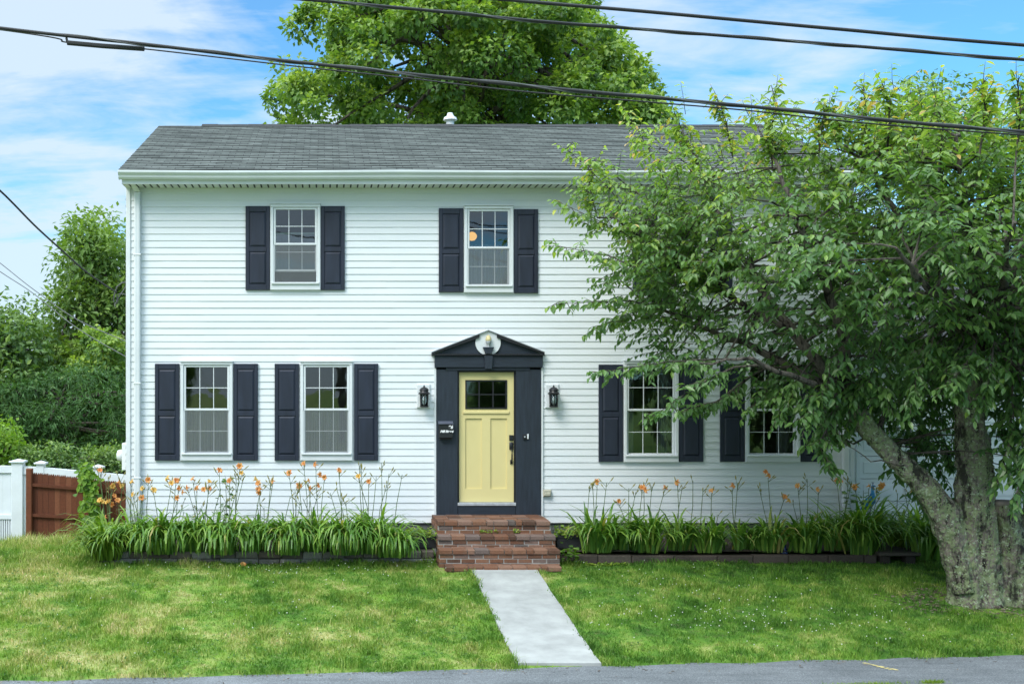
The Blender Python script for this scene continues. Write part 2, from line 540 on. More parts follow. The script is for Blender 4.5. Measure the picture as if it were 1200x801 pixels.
def unit(a):
    return a / (np.linalg.norm(a, axis=-1, keepdims=True) + 1e-9)


def leaf_arrays(pos, d, nrm, L, W, droop, detailed=True):
    """Folded, drooping leaf blades as arrays of points, quads and triangles."""
    N = len(pos)
    d = unit(d)
    side = unit(np.cross(d, nrm))
    up = np.cross(side, d)
    L = L[:, None]; W = W[:, None]; droop = droop[:, None]

    def pt(t, s, lift):
        return pos + d * L * t + side * W * s + up * (lift * W - droop * t * t * L)
    if detailed:
        v = [pt(0, 0, 0), pt(.3, -.45, .14), pt(.3, 0, -.05), pt(.3, .45, .14), pt(.66, -.38, .1), pt(.66, 0, -.04), pt(.66, .38, .1), pt(1., 0, 0)]
        V = np.stack(v, 1).reshape(-1, 3)
        b = (np.arange(N) * 8)[:, None]
        Q = np.concatenate([b + np.array([[1, 2, 5, 4]]), b + np.array([[2, 3, 6, 5]])], 1).reshape(-1, 4)
        T = np.concatenate([b + np.array([[0, 2, 1]]), b + np.array([[0, 3, 2]]), b + np.array([[4, 5, 7]]), b + np.array([[5, 6, 7]])], 1).reshape(-1, 3)
        return V, Q, T, 2, 4
    v = [pt(0, 0, 0), pt(.42, -.5, .12), pt(1., 0, 0), pt(.42, .5, .12)]
    V = np.stack(v, 1).reshape(-1, 3)
    b = (np.arange(N) * 4)[:, None]
    T = np.concatenate([b + np.array([[0, 2, 1]]), b + np.array([[0, 3, 2]])], 1).reshape(-1, 3)
    return V, np.zeros((0, 4), int), T, 0, 2


def leaves(name, parent, mat, pos, d, nrm, L, W, droop, rnd, detailed=True):
    V, Q, T, nq, ntr = leaf_arrays(np.asarray(pos), np.asarray(d), np.asarray(nrm), np.asarray(L), np.asarray(W), np.asarray(droop), detailed)
    fr = np.concatenate([np.repeat(rnd, nq), np.repeat(rnd, ntr)])
    return npmesh(name, V, Q if nq else None, T, [mat], parent, fr)


def in_poly(x, y, poly):
    x = np.asarray(x); y = np.asarray(y)
    ins = np.zeros(x.shape, bool)
    n = len(poly)
    for i in range(n):
        x0, y0 = poly[i]; x1, y1 = poly[(i + 1) % n]
        c = (y0 > y) != (y1 > y)
        xi = (x1 - x0) * (y - y0) / ((y1 - y0) if y1 != y0 else 1e-9) + x0
        ins ^= c & (x < xi)
    return ins


def edge_dist(x, y, poly):
    best = np.full(np.shape(x), 1e9)
    n = len(poly)
    for i in range(n):
        a = np.array(poly[i], float); b = np.array(poly[(i + 1) % n], float)
        ab = b - a
        t = np.clip(((x - a[0]) * ab[0] + (y - a[1]) * ab[1]) / (ab @ ab), 0, 1)
        best = np.minimum(best, np.hypot(x - a[0] - t * ab[0], y - a[1] - t * ab[1]))
    return best


def sstep(a, b, x):
    t = np.clip((np.asarray(x, float) - a) / (b - a), 0, 1)
    return t * t * (3 - 2 * t)


# ------------------------------------------------------------------ ground, road, path
def road_edge(x): return 11.42 + .098 * np.clip(x, -60, 60)


def gz(x, y):
    x = np.asarray(x, float); y = np.asarray(y, float)
    re = road_edge(x)
    t = np.clip((y - re) / (15.2 - re), 0, 1)
    z = -.35 + .40 * t
    z = z + .07 * sstep(15.2, 16.2, y)
    z = z - .34 * sstep(-3.9, -6.3, x) * sstep(16.2, 20, y) - .10 * sstep(-3.2, -5, x) * sstep(16.5, 18.5, y)
    bump = .018 * np.sin(x * 2.1 + y) * np.sin(y * 2.7 - x * .6) * sstep(0, .6, y - re)
    z = z + bump
    z = np.where(y < re, -.385, z)
    far = sstep(26, 60, np.abs(y)) * 0
    return z + far


xs = np.concatenate([[-600, -250, -100, -50, -25, -16], np.arange(-12, 15.01, .125), [18, 25, 50, 100, 250, 600]])
ys = np.concatenate([[-300, -100, -50, -25, -12, 0, 6, 9], np.arange(10.0, 21.01, .1), [23, 26, 32, 45, 80, 160, 400, 900]])
gx, gy = np.meshgrid(xs, ys)
gv = np.stack([gx, gy, gz(gx, gy)], -1).reshape(-1, 3)
nx = len(xs)
ii, jj = np.meshgrid(np.arange(nx - 1), np.arange(len(ys) - 1))
b = (jj * nx + ii).ravel()
ground = npmesh('ground', gv, np.stack([b, b + 1, b + nx + 1, b + nx], 1), None, [M['ground']], smooth=True)
tag(ground, kind='structure')

mb = MB()
rx = [-120, -30, -8] + list(np.arange(-6, 12.01, .4)) + [14, 30, 120]
for a, c in zip(rx[:-1], rx[1:]):
    ea = road_edge(a) + (.03 * math.sin(a * 5.1) + .02 * math.sin(a * 11.3)); ec = road_edge(c) + (.03 * math.sin(c * 5.1) + .02 * math.sin(c * 11.3))
    mb.quad((a, 3 + .098 * a, -.352), (c, 3 + .098 * c, -.352), (c, ec, -.352), (a, ea, -.352))
tag(mb.build('road', M['asphalt']), kind='structure')

mb = MB()                                         # concrete walk, slightly uneven slabs
prev = None
yy = list(np.linspace(11.70, 15.24, 12))
for k in range(len(yy) - 1):
    for e in range(1):
        y0, y1 = yy[k], yy[k + 1]
        j0, j1 = .008 * math.sin(y0 * 9), .008 * math.sin(y1 * 9)
        z0, z1 = float(gz(2.5, y0)) + .028, float(gz(2.5, y1)) + .028
        xa0, xb0, xa1, xb1 = 2.055 + j0, 2.955 - j0, 2.055 + j1, 2.955 - j1
        mb.quad((xa0, y0, z0), (xb0, y0, z0), (xb1, y1, z1), (xa1, y1, z1))
        mb.quad((xa0, y0, z0 - .1), (xa0, y0, z0), (xa1, y1, z1), (xa1, y1, z1 - .1))
        mb.quad((xb0, y0, z0), (xb0, y0, z0 - .1), (xb1, y1, z1 - .1), (xb1, y1, z1))
        if k == 0:
            mb.quad((xa0, y0, z0 - .1), (xb0, y0, z0 - .1), (xb0, y0, z0), (xa0, y0, z0))
tag(mb.build('path', M['concrete']), kind='structure')

mb = MB()                                         # dashes of old utility paint on the asphalt
A = np.array([5.83, 11.83]); B = np.array([6.05, 11.52])
for k in range(9):
    t0 = k / 9 + U(0, .02); t1 = t0 + U(.06, .11)
    a = A + (B - A) * t0; c = A + (B - A) * min(1, t1); w = U(.012, .022); o = U(-.008, .008)
    mb.quad((a[0] - w + o, a[1], -.347), (a[0] + w + o, a[1] + .01, -.347), (c[0] + w + o, c[1] + .01, -.347), (c[0] - w + o, c[1], -.347))
for k in range(4):
    t = .55 + .11 * k; a = A + (B - A) * t + np.array([-.05, 0.0])
    mb.quad((a[0] - .02, a[1], -.3465), (a[0] + .01, a[1] - .012, -.3465), (a[0] + .03, a[1] + .01, -.3465), (a[0], a[1] + .02, -.3465))
tag(mb.build('road_marking', M['paint_yellow']), kind='structure')

# flower bed soil
mb = MB()
def bed(x0, x1, y0, y1, z):
    n = max(2, int((x1 - x0) / .2))
    for k in range(n):
        a = x0 + (x1 - x0) * k / n; c = x0 + (x1 - x0) * (k + 1) / n
        m1, m2 = z + .03 * math.sin(a * 3.3), z + .03 * math.sin(c * 3.3)
        ym = (y0 + y1) / 2
        mb.quad((a, y0, z), (c, y0, z), (c, ym, m2), (a, ym, m1))
        mb.quad((a, ym, m1), (c, ym, m2), (c, y1, z + .02), (a, y1, z + .02))
bed(-3.30, 1.58, 15.86, 17.0, .26)
bed(3.40, 8.62, 15.86, 17.0, .24)
bed(8.62, 11.5, 16.0, 17.6, .26)
tag(mb.build('bed_soil', M['soil']), kind='structure')

# ------------------------------------------------------------------ house
HL, HR = hx(148), hx(1000)
ZB, ZT = hz(612), hz(219)                         # bottom and top of the siding
house = thing('house', 'white clapboard two-storey house with navy shutters and yellow front door', 'house', (2.57, 17, .1))

WIN = [  # outer trim px rectangle, curtain kind, extra
    (212, 273, 424, 539, 'low'), (352, 413, 424, 539, 'low'), (730, 794, 423, 541, 'side'), (872, 936, 423, 541, 'side'),
    (317, 375.5, 240, 340, 'none'), (543.5, 601, 242, 343, 'blind'), (770, 828, 241, 342, 'none')]
SHUT = [(182, 210.5), (274, 302.5), (322, 350.5), (415, 443), (701, 729), (795, 823), (843, 871), (937.5, 966)]
SHUT_UP = [(288, 316.5), (376, 404), (514, 542.5), (602, 630), (741, 769), (829, 857)]
openings = [(hx(a) + .03, hx(b) - .03, hz(d) + .05, hz(c) - .03) for a, b, c, d, _ in WIN]
DOOR_OPEN = (hx(509), hx(634.5), ZB - .2, hz(416))

mb = MB()
course = (ZT - ZB) / 50
opens = openings + [DOOR_OPEN]
seams = [[HL + q + U(-.1, .1) for q in ((1.2, 4.9, 8.5) if k % 3 == 0 else (2.9, 6.6, 10.1) if k % 3 == 1 else (.5, 4.1, 7.7))] for k in range(50)]
for k in range(50):
    z0 = ZB + k * course; z1 = z0 + course
    cuts = sorted({z0, z1} | {z for o in opens for z in (o[2], o[3]) if z0 + 1e-4 < z < z1 - 1e-4})
    for s0, s1 in zip(cuts[:-1], cuts[1:]):
        zm = (s0 + s1) / 2
        iv = [(HL + .055, HR - .055)]
        for o in opens:
            if o[2] < zm < o[3]:
                nv = []
                for a, c in iv:
                    if o[1] <= a or o[0] >= c: nv.append((a, c)); continue
                    if o[0] > a: nv.append((a, o[0]))
                    if o[1] < c: nv.append((o[1], c))
                iv = nv
        def yat(z): return WY - .0155 + .0115 * (z - z0) / course
        sv = []
        for a, c in iv:
            cutx = [q for q in seams[k] if a + .02 < q < c - .02]
            e_ = [a] + cutx + [c]
            sv += list(zip(e_[:-1], e_[1:]))
        for a, c in sv:
            oy = -.0016 if sum(q <= a + .001 for q in seams[k]) % 2 else 0.
            mb.quad((a, yat(s0) + oy, s0), (c, yat(s0) + oy, s0), (c, yat(s1) + oy, s1), (a, yat(s1) + oy, s1))
            if oy:
                for q in (a, c):
                    mb.quad((q, yat(s0) + oy, s0), (q, yat(s0), s0), (q, yat(s1), s1), (q, yat(s1) + oy, s1))
            if s0 == z0:
                mb.quad((a, WY + .0, z0), (c, WY + .0, z0), (c, WY - .0155, z0), (a, WY - .0155, z0))
mb.build('siding', M['siding'], house)

# plywood behind the siding with the same openings, side walls, back wall and floors (thick walls)
mb = MB()
xs_ = sorted({HL, HR} | {o[0] for o in opens} | {o[1] for o in opens})
for a, c in zip(xs_[:-1], xs_[1:]):
    zs = sorted({ZB, hz(205)} | {o[i] for o in opens if o[0] < (a + c) / 2 < o[1] for i in (2, 3) if ZB < o[i] < hz(205)})
    for z0, z1 in zip(zs[:-1], zs[1:]):
        if any(o[0] < (a + c) / 2 < o[1] and o[2] < (z0 + z1) / 2 < o[3] for o in opens): continue
        mb.box(a, c, WY + .003, WY + .14, z0, z1)
WD = 24.2
mb.box(HL, HL + .14, WY + .143, WD, ZB, hz(205)); mb.box(HR - .14, HR, WY + .143, WD, ZB, hz(205))
mb.box(HL + .143, HR - .143, WD - .14, WD, ZB, hz(205))
mb.box(HL + .143, HR - .143, WY + .143, WD - .143, ZB, ZB + .12)
mb.box(HL + .143, HR - .143, WY + .143, WD - .143, hz(395), hz(380))
mb.box(HL + .143, HR - .143, WY + .143, WD - .143, hz(208), hz(203))
for xw in (hx(312), hx(480), hx(665), hx(833)):
    mb.box(xw, xw + .1, WY + .15, WD - .15, ZB + .123, hz(395) - .003)
    mb.box(xw, xw + .1, WY + .15, WD - .15, hz(380) + .003, hz(208) - .003)
mb.box(HL + .15, HR - .15, 20.0, 20.1, ZB + .125, hz(395) - .005)
mb.box(HL + .15, HR - .15, 20.0, 20.1, hz(380) + .005, hz(208) - .005)
mb.build('wall', M['room'], house)

mb = MB()                                          # foundation with mortar-joint courses
x = HL + .05
row = 0
for z in np.arange(0.0, ZB - .03, .2):
    x = HL + .05 - (.2 if row % 2 else 0)
    while x < HR - .05:
        a = max(x, HL + .05); c = min(x + .39, HR - .05)
        if c > a: mb.box(a, c, WY + .03, WY + .2, z, min(z + .192, ZB - .012), 0)
        x += .4
    row += 1
mb.box(HL + .06, HR - .06, WY + .045, WY + .2, -.3, ZB - .02)
mb.build('foundation', M['block'], house)

# corner posts, downspouts, gutter, soffit, frieze
for a, c in ((148, 153.2), (994.6, 1000)):
    mb = MB(); mb.box(hx(a), hx(c), WY - .035, WY - .001, ZB - .01, ZT + .02, ch=.006); mb.build('corner_post', M['white'], house)
def downspout(pa, pc, zlow):
    mb = MB()
    xa, xc = hx(pa), hx(pc); w = xc - xa
    zt = hz(226)
    mb.box(xa, xc, WY - .105, WY - .036, zlow, zt, ch=.012)
    for q in (.3, .7):
        mb.box(xa + w * q - .004, xa + w * q + .004, WY - .1075, WY - .104, zlow, zt)
    for zz in (hz(300), hz(450), hz(560)):
        mb.box(xa - .012, xc + .012, WY - .112, WY - .04, zz, zz + .025, ch=.005)
    # elbow up and out to the gutter
    a0 = (xa - .0, xc - .0)
    n = mb.v((xa, WY - .105, zt), (xc, WY - .105, zt), (xc, WY - .036, zt), (xa, WY - .036, zt),
             (xa - .09, WY - .36, hz(211)), (xc - .09, WY - .36, hz(211)), (xc - .09, WY - .29, hz(211)), (xa - .09, WY - .29, hz(211)))
    for f in ((0, 1, 5, 4), (1, 2, 6, 5), (2, 3, 7, 6), (3, 0, 4, 7), (4, 5, 6, 7)):
        mb.face([n + i for i in f])
    return mb.build('downspout', M['white'], house)
downspout(158.5, 165.5, hz(607)); downspout(985, 992, hz(634))

EY = 16.6                                          # eave line
def ez(py): return CZ + (HY - py) * EY / F
zE = ez(200.5)
mb = MB()                                          # K-style gutter
prof = [(EY + .02, zE - .13), (EY - .035, zE - .13), (EY - .06, zE - .105), (EY - .068, zE - .075), (EY - .095, zE - .05), (EY - .105, zE - .035), (EY - .105, zE - .004), (EY - .095, zE - .004),
        (EY - .095, zE - .03), (EY - .05, zE - .07), (EY + .005, zE - .1), (EY + .005, zE + .0), (EY + .02, zE + .0)]
k = len(prof)
xa, xc = HL - .03, HR + .03
secs = np.linspace(xa, xc, 9)
for s0, s1 in zip(secs[:-1], secs[1:]):
    dz0 = .006 * math.sin(s0 * 1.3); dz1 = .006 * math.sin(s1 * 1.3)
    for i in range(k - 1):
        (y0, z0), (y1, z1) = prof[i], prof[i + 1]
        mb.quad((s0, y0, z0 + dz0), (s1, y0, z0 + dz1), (s1, y1, z1 + dz1), (s0, y1, z1 + dz0))
for s, sg in ((xa, -1), (xc, 1)):
    mb.prism_x([(EY + .02, zE - .13), (EY - .035, zE - .13), (EY - .06, zE - .105), (EY - .068, zE - .075), (EY - .095, zE - .05), (EY - .105, zE - .035), (EY - .105, zE - .002), (EY + .02, zE - .002)], s, s + .008 * sg)
gutter = mb.build('gutter', M['gutter'], house)
mb = MB(); mb.box(HL, HR, EY + .022, EY + .045, zE - .19, zE - .004); mb.build('fascia', M['white'], house)
mb = MB()
mb.box(HL + .0, HR - .0, EY + .048, WY - .002, zE - .188, zE - .172)
nh = 106
for i in range(nh):                                # vent slots of the soffit
    xx = HL + .05 + (HR - HL - .1) * (i + .5) / nh
    mb.box(xx - .011, xx + .011, EY + .075, WY - .06, zE - .1915, zE - .1882, 1)
    mb.box(xx - .02, xx - .016, EY + .05, WY - .03, zE - .1925, zE - .188, 0)
mb.build('soffit', [M['soffit'], M['hole']], house)
mb = MB(); mb.box(HL + .055, HR - .055, WY - .03, WY - .004, ZT + .003, zE - .193, ch=.006)
mb.build('frieze', M['frieze'], house)

# roof: two slopes of shingle courses with real butt edges
RY, RZ = 20.6, CZ + (HY - 147.5) * 20.6 / F
def roof_build():
    V, Q, UVs = [], [], []
    rows = 31
    for side in (0, 1):
        ya, yb = (EY - .05, RY) if side == 0 else (2 * RY - EY + .05, RY)
        z_a = zE + .012 if side == 0 else zE + .012
        ln = math.hypot(yb - ya, RZ - z_a)
        nxs = 60
        xx = np.linspace(HL - .035, HR + .035, nxs + 1)
        for r_ in range(rows):
            t0, t1 = r_ / rows, (r_ + 1) / rows
            y0, y1 = ya + (yb - ya) * t0, ya + (yb - ya) * t1
            z0, z1 = z_a + (RZ - z_a) * t0 + .011, z_a + (RZ - z_a) * t1 + .002
            for i in range(nxs):
                w0 = .006 * math.sin(xx[i] * 4.1 + r_ * 1.7) * .6; w1 = .006 * math.sin(xx[i + 1] * 4.1 + r_ * 1.7) * .6
                b = len(V)
                V += [(xx[i], y0, z0 + w0), (xx[i + 1], y0, z0 + w1), (xx[i + 1], y1, z1 + w1 * .3), (xx[i], y1, z1 + w0 * .3)]
                Q.append((b, b + 1, b + 2, b + 3) if side == 0 else (b + 1, b, b + 3, b + 2))
                uv = [(xx[i], ln * t0 + 9 * side), (xx[i + 1], ln * t0 + 9 * side), (xx[i + 1], ln * t1 + 9 * side), (xx[i], ln * t1 + 9 * side)]
                UVs += uv if side == 0 else [uv[1], uv[0], uv[3], uv[2]]
                b = len(V)
                V += [(xx[i], y0, z0 - .012), (xx[i + 1], y0, z0 - .012), (xx[i + 1], y0, z0 + w1), (xx[i], y0, z0 + w0)]
                Q.append((b, b + 1, b + 2, b + 3))
                UVs += [(xx[i], ln * t0), (xx[i + 1], ln * t0), (xx[i + 1], ln * t0 + .002), (xx[i], ln * t0 + .002)]
    # underside deck ends
    o = npmesh('roof', V, Q, None, [M['roof']], house)
    uvl = o.data.uv_layers.new(name='UVMap')
    uvl.data.foreach_set('uv', np.array(UVs, np.float32).ravel())
    return o
roof = roof_build()
mb = MB()                                          # ridge caps, one lapping the next
x = HL + .78
k = 0
while x < HR:
    w = U(.26, .30); dz = U(.018, .032)
    mb.prism_x([(RY - .15, RZ - .045), (RY + .15, RZ - .045), (RY + .02, RZ + dz), (RY - .02, RZ + dz)], x, min(x + w, HR + .03), 0)
    x += w - .003
mb.build('ridge_cap', M['ridge'], roof)
mb = MB()
n = 3
vx, vy, vz = P(527.5, 147, RY + .35)
mb.lathe([(.075, -.3), (.075, .08), (.11, .085), (.135, .10), (.115, .15), (.07, .175), (.06, .2), (.05, .235), (.0, .24)], (vx, vy, vz), 14)
mb.build('roof_vent', M['plastic_white'], roof, smooth=False)
for xw, nm in ((HL, 0), (HR, 1)):                  # gable ends
    mb = MB()
    x0, x1 = (xw, xw + .1) if nm == 0 else (xw - .1, xw)
    mb.prism_x([(EY + .05, zE - .0), (2 * RY - EY - .05, zE - .0), (RY, RZ - .03)], x0, x1)
    mb.build('gable', M['siding'], house)
    mb = MB()                                      # outer skin of the side wall
    x0, x1 = (xw - .012, xw - .002) if nm == 0 else (xw + .002, xw + .012)
    for kk in range(49):
        z0 = ZB + kk * course
        mb.quad((x0 if nm == 0 else x1, WY, z0), (x0 if nm == 0 else x1, WD, z0), (xw, WD, z0 + course), (xw, WY, z0 + course))
        mb.quad((xw, WY, z0), (xw, WD, z0), (x0 if nm == 0 else x1, WD, z0), (x0 if nm == 0 else x1, WY, z0))
    mb.build('side_siding', M['siding'], house)


# windows: frame (the part) > sash, muntins in it, pane, screen, sill
def window(a, c, pt, pb, kind, idx):
    x0, x1, z1, z0 = hx(a), hx(c), hz(pt), hz(pb)
    w = x1 - x0; h = z1 - z0
    t = .048
    mb = MB()
    yf, yb = WY - .062, WY + .08
    mb.box(x0, x0 + t, yf, yb, z0 + .10, z1 - .045, ch=.006); mb.box(x1 - t, x1, yf, yb, z0 + .10, z1 - .045, ch=.006)
    mb.box(x0, x1, yf - .004, yb, z1 - .0445, z1, ch=.006)
    mb.box(x0 - .006, x1 + .006, yf - .022, WY - .0, z1 + .002, z1 + .017)
    mb.box(x0, x1, yf - .004, yb, z0, z0 + .0995, ch=.006)
    fr = mb.build('window', M['white'], house)
    mb = MB()
    mb.box(x0 + .02, x1 - .02, yf - .032, yf - .0045, z0 + .088, z0 + .118, ch=.006)
    mb.build('sill', M['white'], fr)
    ix0, ix1, iz0, iz1 = x0 + t + .002, x1 - t - .002, z0 + .102, z1 - .047
    ih = iz1 - iz0
    zm = iz0 + ih * (.5 if kind != 'none' else .52)
    sw = .034
    raised = .0
    if idx == 4: raised = .22
    # upper sash sits further out than the lower
    def sash(za, zb, y0, rows, bar, extra=()):
        mb = MB()
        mb.box(ix0, ix0 + sw, y0, y0 + .03, za, zb, ch=.005); mb.box(ix1 - sw, ix1, y0, y0 + .03, za, zb, ch=.005)
        mb.box(ix0 + sw + .0005, ix1 - sw - .0005, y0, y0 + .03, za, za + sw, ch=.005); mb.box(ix0 + sw + .0005, ix1 - sw - .0005, y0, y0 + .03, zb - sw, zb, ch=.005)
        gw = ix1 - ix0 - 2 * sw
        for q in (1 / 3, 2 / 3):
            xx = ix0 + sw + gw * q
            mb.box(xx - bar, xx + bar, y0 + .010, y0 + .019, za + sw, zb - sw)
        zz = za + sw + (zb - za - 2 * sw) * .5
        mb.box(ix0 + sw, ix1 - sw, y0 + .0095, y0 + .0195, zz - bar, zz + bar)
        for e in extra:
            mb.box(ix0 + sw, ix1 - sw, y0 - .002, y0 + .028, e, e + .028)
        s_ = mb.build('sash', M['white'], fr)
        mb = MB()
        mb.quad((ix0 + sw * .8, y0 + .021, za + sw * .8), (ix1 - sw * .8, y0 + .021, za + sw * .8), (ix1 - sw * .8, y0 + .021, zb - sw * .8), (ix0 + sw * .8, y0 + .021, zb - sw * .8))
        mb.build('pane', M['glass'], fr)
    upper_drop = .12 if idx == 4 else 0
    sash(zm - .018, iz1, WY - .045, 2, .0055)
    sash(iz0 + raised * .85, zm + .018 + raised * .75 * (1 if idx == 4 else 0), WY - .008, 2, .0045)
    if idx in (0, 1, 4, 5):
        mb = MB(); y0 = WY - .052
        mb.quad((ix0 + .012, y0, iz0 + .012), (ix1 - .012, y0, iz0 + .012), (ix1 - .012, y0, zm - .02), (ix0 + .012, y0, zm - .02))
        for (p, q, r_, s_) in ((ix0, ix0 + .014, iz0, zm - .019), (ix1 - .014, ix1, iz0, zm - .019)):
            mb.box(p, q, y0 - .004, y0 + .006, r_, s_, 1)
        mb.box(ix0 + .0145, ix1 - .0145, y0 - .004, y0 + .006, iz0, iz0 + .014, 1)
        mb.build('screen', [M['screen'], M['white']], fr)
    return (ix0, ix1, iz0, iz1, zm)


wb = [window(*w, i) for i, w in enumerate(WIN)]


def curtain(x0, x1, z0, z1, y, mat, label, folds=7, sheer=False):
    mb = MB()
    n = folds * 8
    pr = []
    for i in range(n + 1):
        t = i / n
        pr.append((x0 + (x1 - x0) * t, y + .018 * math.sin(t * folds * 2 * math.pi) + .006 * math.sin(t * 31)))
    nz = 6
    for j in range(nz):
        za, zb = z0 + (z1 - z0) * j / nz, z0 + (z1 - z0) * (j + 1) / nz
        for i in range(n):
            (a, ya), (c, yc) = pr[i], pr[i + 1]
            mb.quad((a, ya, za), (c, yc, za), (c, yc, zb), (a, ya, zb))
    mb.tube([(x0 - .03, y, z1 + .01), (x1 + .03, y, z1 + .01)], .008, 6)
    o = mb.build('curtain', mat, smooth=True)
    return tag(o, label, 'curtain')


q = wb[0]; curtain(q[0] - .02, q[1] + .02, q[2] - .1, q[4] + .0, WY + .22, M['sheer'], 'pale sheer cafe curtain behind the lower sash of the window nearest the left house corner', 6)
q = wb[1]; curtain(q[0] - .02, q[1] + .02, q[2] - .1, q[4] + .0, WY + .22, M['sheer'], 'pale sheer cafe curtain behind the lower sash of the window just left of the mailbox', 6)
q = wb[2]
curtain(q[0] - .04, q[0] + .17, q[2] - .2, q[3] + .05, WY + .20, M['curtain'], 'dark grey curtain on the left side of the ground floor window nearest the door lantern', 4)
curtain(q[1] - .21, q[1] + .04, q[2] - .2, q[3] + .05, WY + .20, M['curtain'], 'dark grey curtain on the right side of the window first right of the door', 4)
q = wb[3]
curtain(q[1] - .22, q[1] + .04, q[2] - .2, q[3] + .05, WY + .20, M['curtain'], 'grey curtain hanging in the ground floor window behind the tree branches', 4)
q = wb[5]; curtain(q[0] - .02, q[1] + .02, q[2] - .1, q[4] + .06, WY + .20, M['sheer'], 'pale sheer curtain in the lower half of the upstairs window above the door', 5)

lx, ly, lz = P(553, 277, 18.4)
cl = thing('ceiling_lamp', 'glowing amber globe lamp seen through the upstairs window above the door', 'ceiling lamp', (lx, ly, lz))
mb = MB(); mb.lathe([(0.0, -.075), (.05, -.062), (.078, -.03), (.085, 0), (.078, .03), (.05, .062), (.02, .075)], (lx, ly, lz), 16); mb.build('globe', M['globe'], cl, True)
mb = MB(); mb.tube([(lx, ly, lz + .076), (lx, ly, hz(208) - .01)], .008, 6); mb.build('stem', M['black'], cl)


def shutter(pa, pc, pt, pb):
    x0, x1, z1, z0 = hx(pa), hx(pc), hz(pt), hz(pb)
    mb = MB(); ya, yb = WY - .052, WY - .0165
    mb.box(x0, x1, ya + .014, yb, z0, z1)
    st = .055; h = z1 - z0
    zm = z0 + h * .485
    mb.box(x0, x0 + st, ya, ya + .0135, z0, z1, ch=.004); mb.box(x1 - st, x1, ya, ya + .0135, z0, z1, ch=.004)
    for a, c in ((z0, z0 + .085), (zm - .035, zm + .035), (z1 - .085, z1)):
        mb.box(x0 + st + .0005, x1 - st - .0005, ya, ya + .0135, a, c, ch=.004)
    for a, c in ((z0 + .092, zm - .042), (zm + .042, z1 - .092)):
        # raised field with wide bevels
        X0, X1 = x0 + st + .006, x1 - st - .006; e = .026
        n = mb.v((X0, ya + .0138, a), (X1, ya + .0138, a), (X1, ya + .0138, c), (X0, ya + .0138, c),
                 (X0 + e, ya - .001, a + e), (X1 - e, ya - .001, a + e), (X1 - e, ya - .001, c - e), (X0 + e, ya - .001, c - e))
        for f in ((0, 1, 5, 4), (1, 2, 6, 5), (2, 3, 7, 6), (3, 0, 4, 7), (4, 5, 6, 7)):
            mb.face([n + i for i in f])
    return mb.build('shutter', M['shutter'], house)


for a, c in SHUT[:4]: shutter(a, c, 426, 539)
for a, c in SHUT[4:]: shutter(a, c, 427, 540.5)
for i, (a, c) in enumerate(SHUT_UP):
    t = (242, 242, 244.5, 245.5, 244, 245)[i]
    shutter(a, c, t, t + 98)

# front door with its surround
mb = MB()
yd = WY - .05
mb.box(hx(511), hx(536), yd, WY + .10, hz(604.5), hz(432.5), ch=.006)
mb.box(hx(604), hx(633.5), yd, WY + .10, hz(604.5), hz(432.5), ch=.006)
for a, c in ((521, 523), (617, 619)):              # board joints
    mb.box(hx(a), hx(a) + .008, yd - .002, yd + .001, hz(603), hz(438))
sur = mb.build('door_surround', M['surround'], house)
mb = MB()
mb.box(hx(509), hx(635), yd - .035, WY + .10, hz(430.5), hz(416.5), ch=.006)
mb.box(hx(522), hx(620), yd - .012, WY + .10, hz(433.6), hz(430.8))
mb.build('lintel', M['surround_h'], sur)
mb = MB(); mb.box(hx(536.2), hx(603.8), yd + .004, WY + .10, hz(604), hz(592), ch=.006)
mb.build('base_panel', M['surround_h'], sur)
mb = MB()
cx_, zb_, zt_ = hx(571), hz(414.5), hz(387.5)
hw = hx(636.5) - cx_
def rk(x): return zt_ - (zt_ - zb_) * abs(x - cx_) / hw
mb.prism_y([(cx_ - hw + .05, zb_), (cx_ + hw - .05, zb_), (cx_ + .12, rk(cx_ + .12) - .035), (cx_ - .12, rk(cx_ - .12) - .035)], WY - .06, WY - .0)
ped = mb.build('pediment', M['surround_h'], sur)
mb = MB()
for sg in (-1, 1):                                 # raking cornice, broken at the top
    xa_, xb_ = cx_ + sg * hw, cx_ + sg * .135
    pts = [(xa_, zb_ - .004), (xb_, rk(xb_) - .055), (xb_, rk(xb_)), (xa_, zb_ + .022)]
    if sg < 0: pts = pts
    else: pts = pts[::-1]
    mb.prism_y(pts, WY - .115, WY - .002)
mb.box(cx_ - hw, cx_ + hw, WY - .118, WY - .003, zb_ - .028, zb_ - .005, ch=.004)
mb.build('cornice', M['jamb'], ped)
mb = MB()
for sg in (-1, 1):                                 # pale metal drip edge
    pts = [(cx_ + sg * hw, zb_ + .0225), (cx_, zt_ + .001), (cx_, zt_ + .012), (cx_ + sg * hw, zb_ + .033)]
    if sg > 0: pts = pts[::-1]
    mb.prism_y(pts, WY - .12, WY - .003)
mb.build('drip_edge', M['finial_grey'], ped)
mb = MB()                                          # white roundel
R_ = .195; zc_ = hz(401.5)
pts = []
for i in range(40):
    w = 2 * math.pi * i / 40
    x_, z_ = cx_ + R_ * math.cos(w), zc_ + R_ * math.sin(w)
    pts.append((x_, min(z_, rk(x_) - .004)))
mb.prism_y(pts, WY - .085, WY - .0605)
mb.build('roundel', M['white'], ped)
mb = MB()
fy = WY - .125
mb.lathe([(.028, 0.0), (.03, .012), (.014, .03), (.02, .05), (.042, .085), (.046, .10), (.043, .108)], (cx_, fy, hz(408) + .0), 14, 1)
mb.lathe([(.043, .109), (.044, .13), (.039, .16), (.026, .19), (.0, .205)], (cx_, fy, hz(408)), 14, 0)
mb.build('finial', [M['finial_gold'], M['finial_grey']], ped, True)
mb = MB()
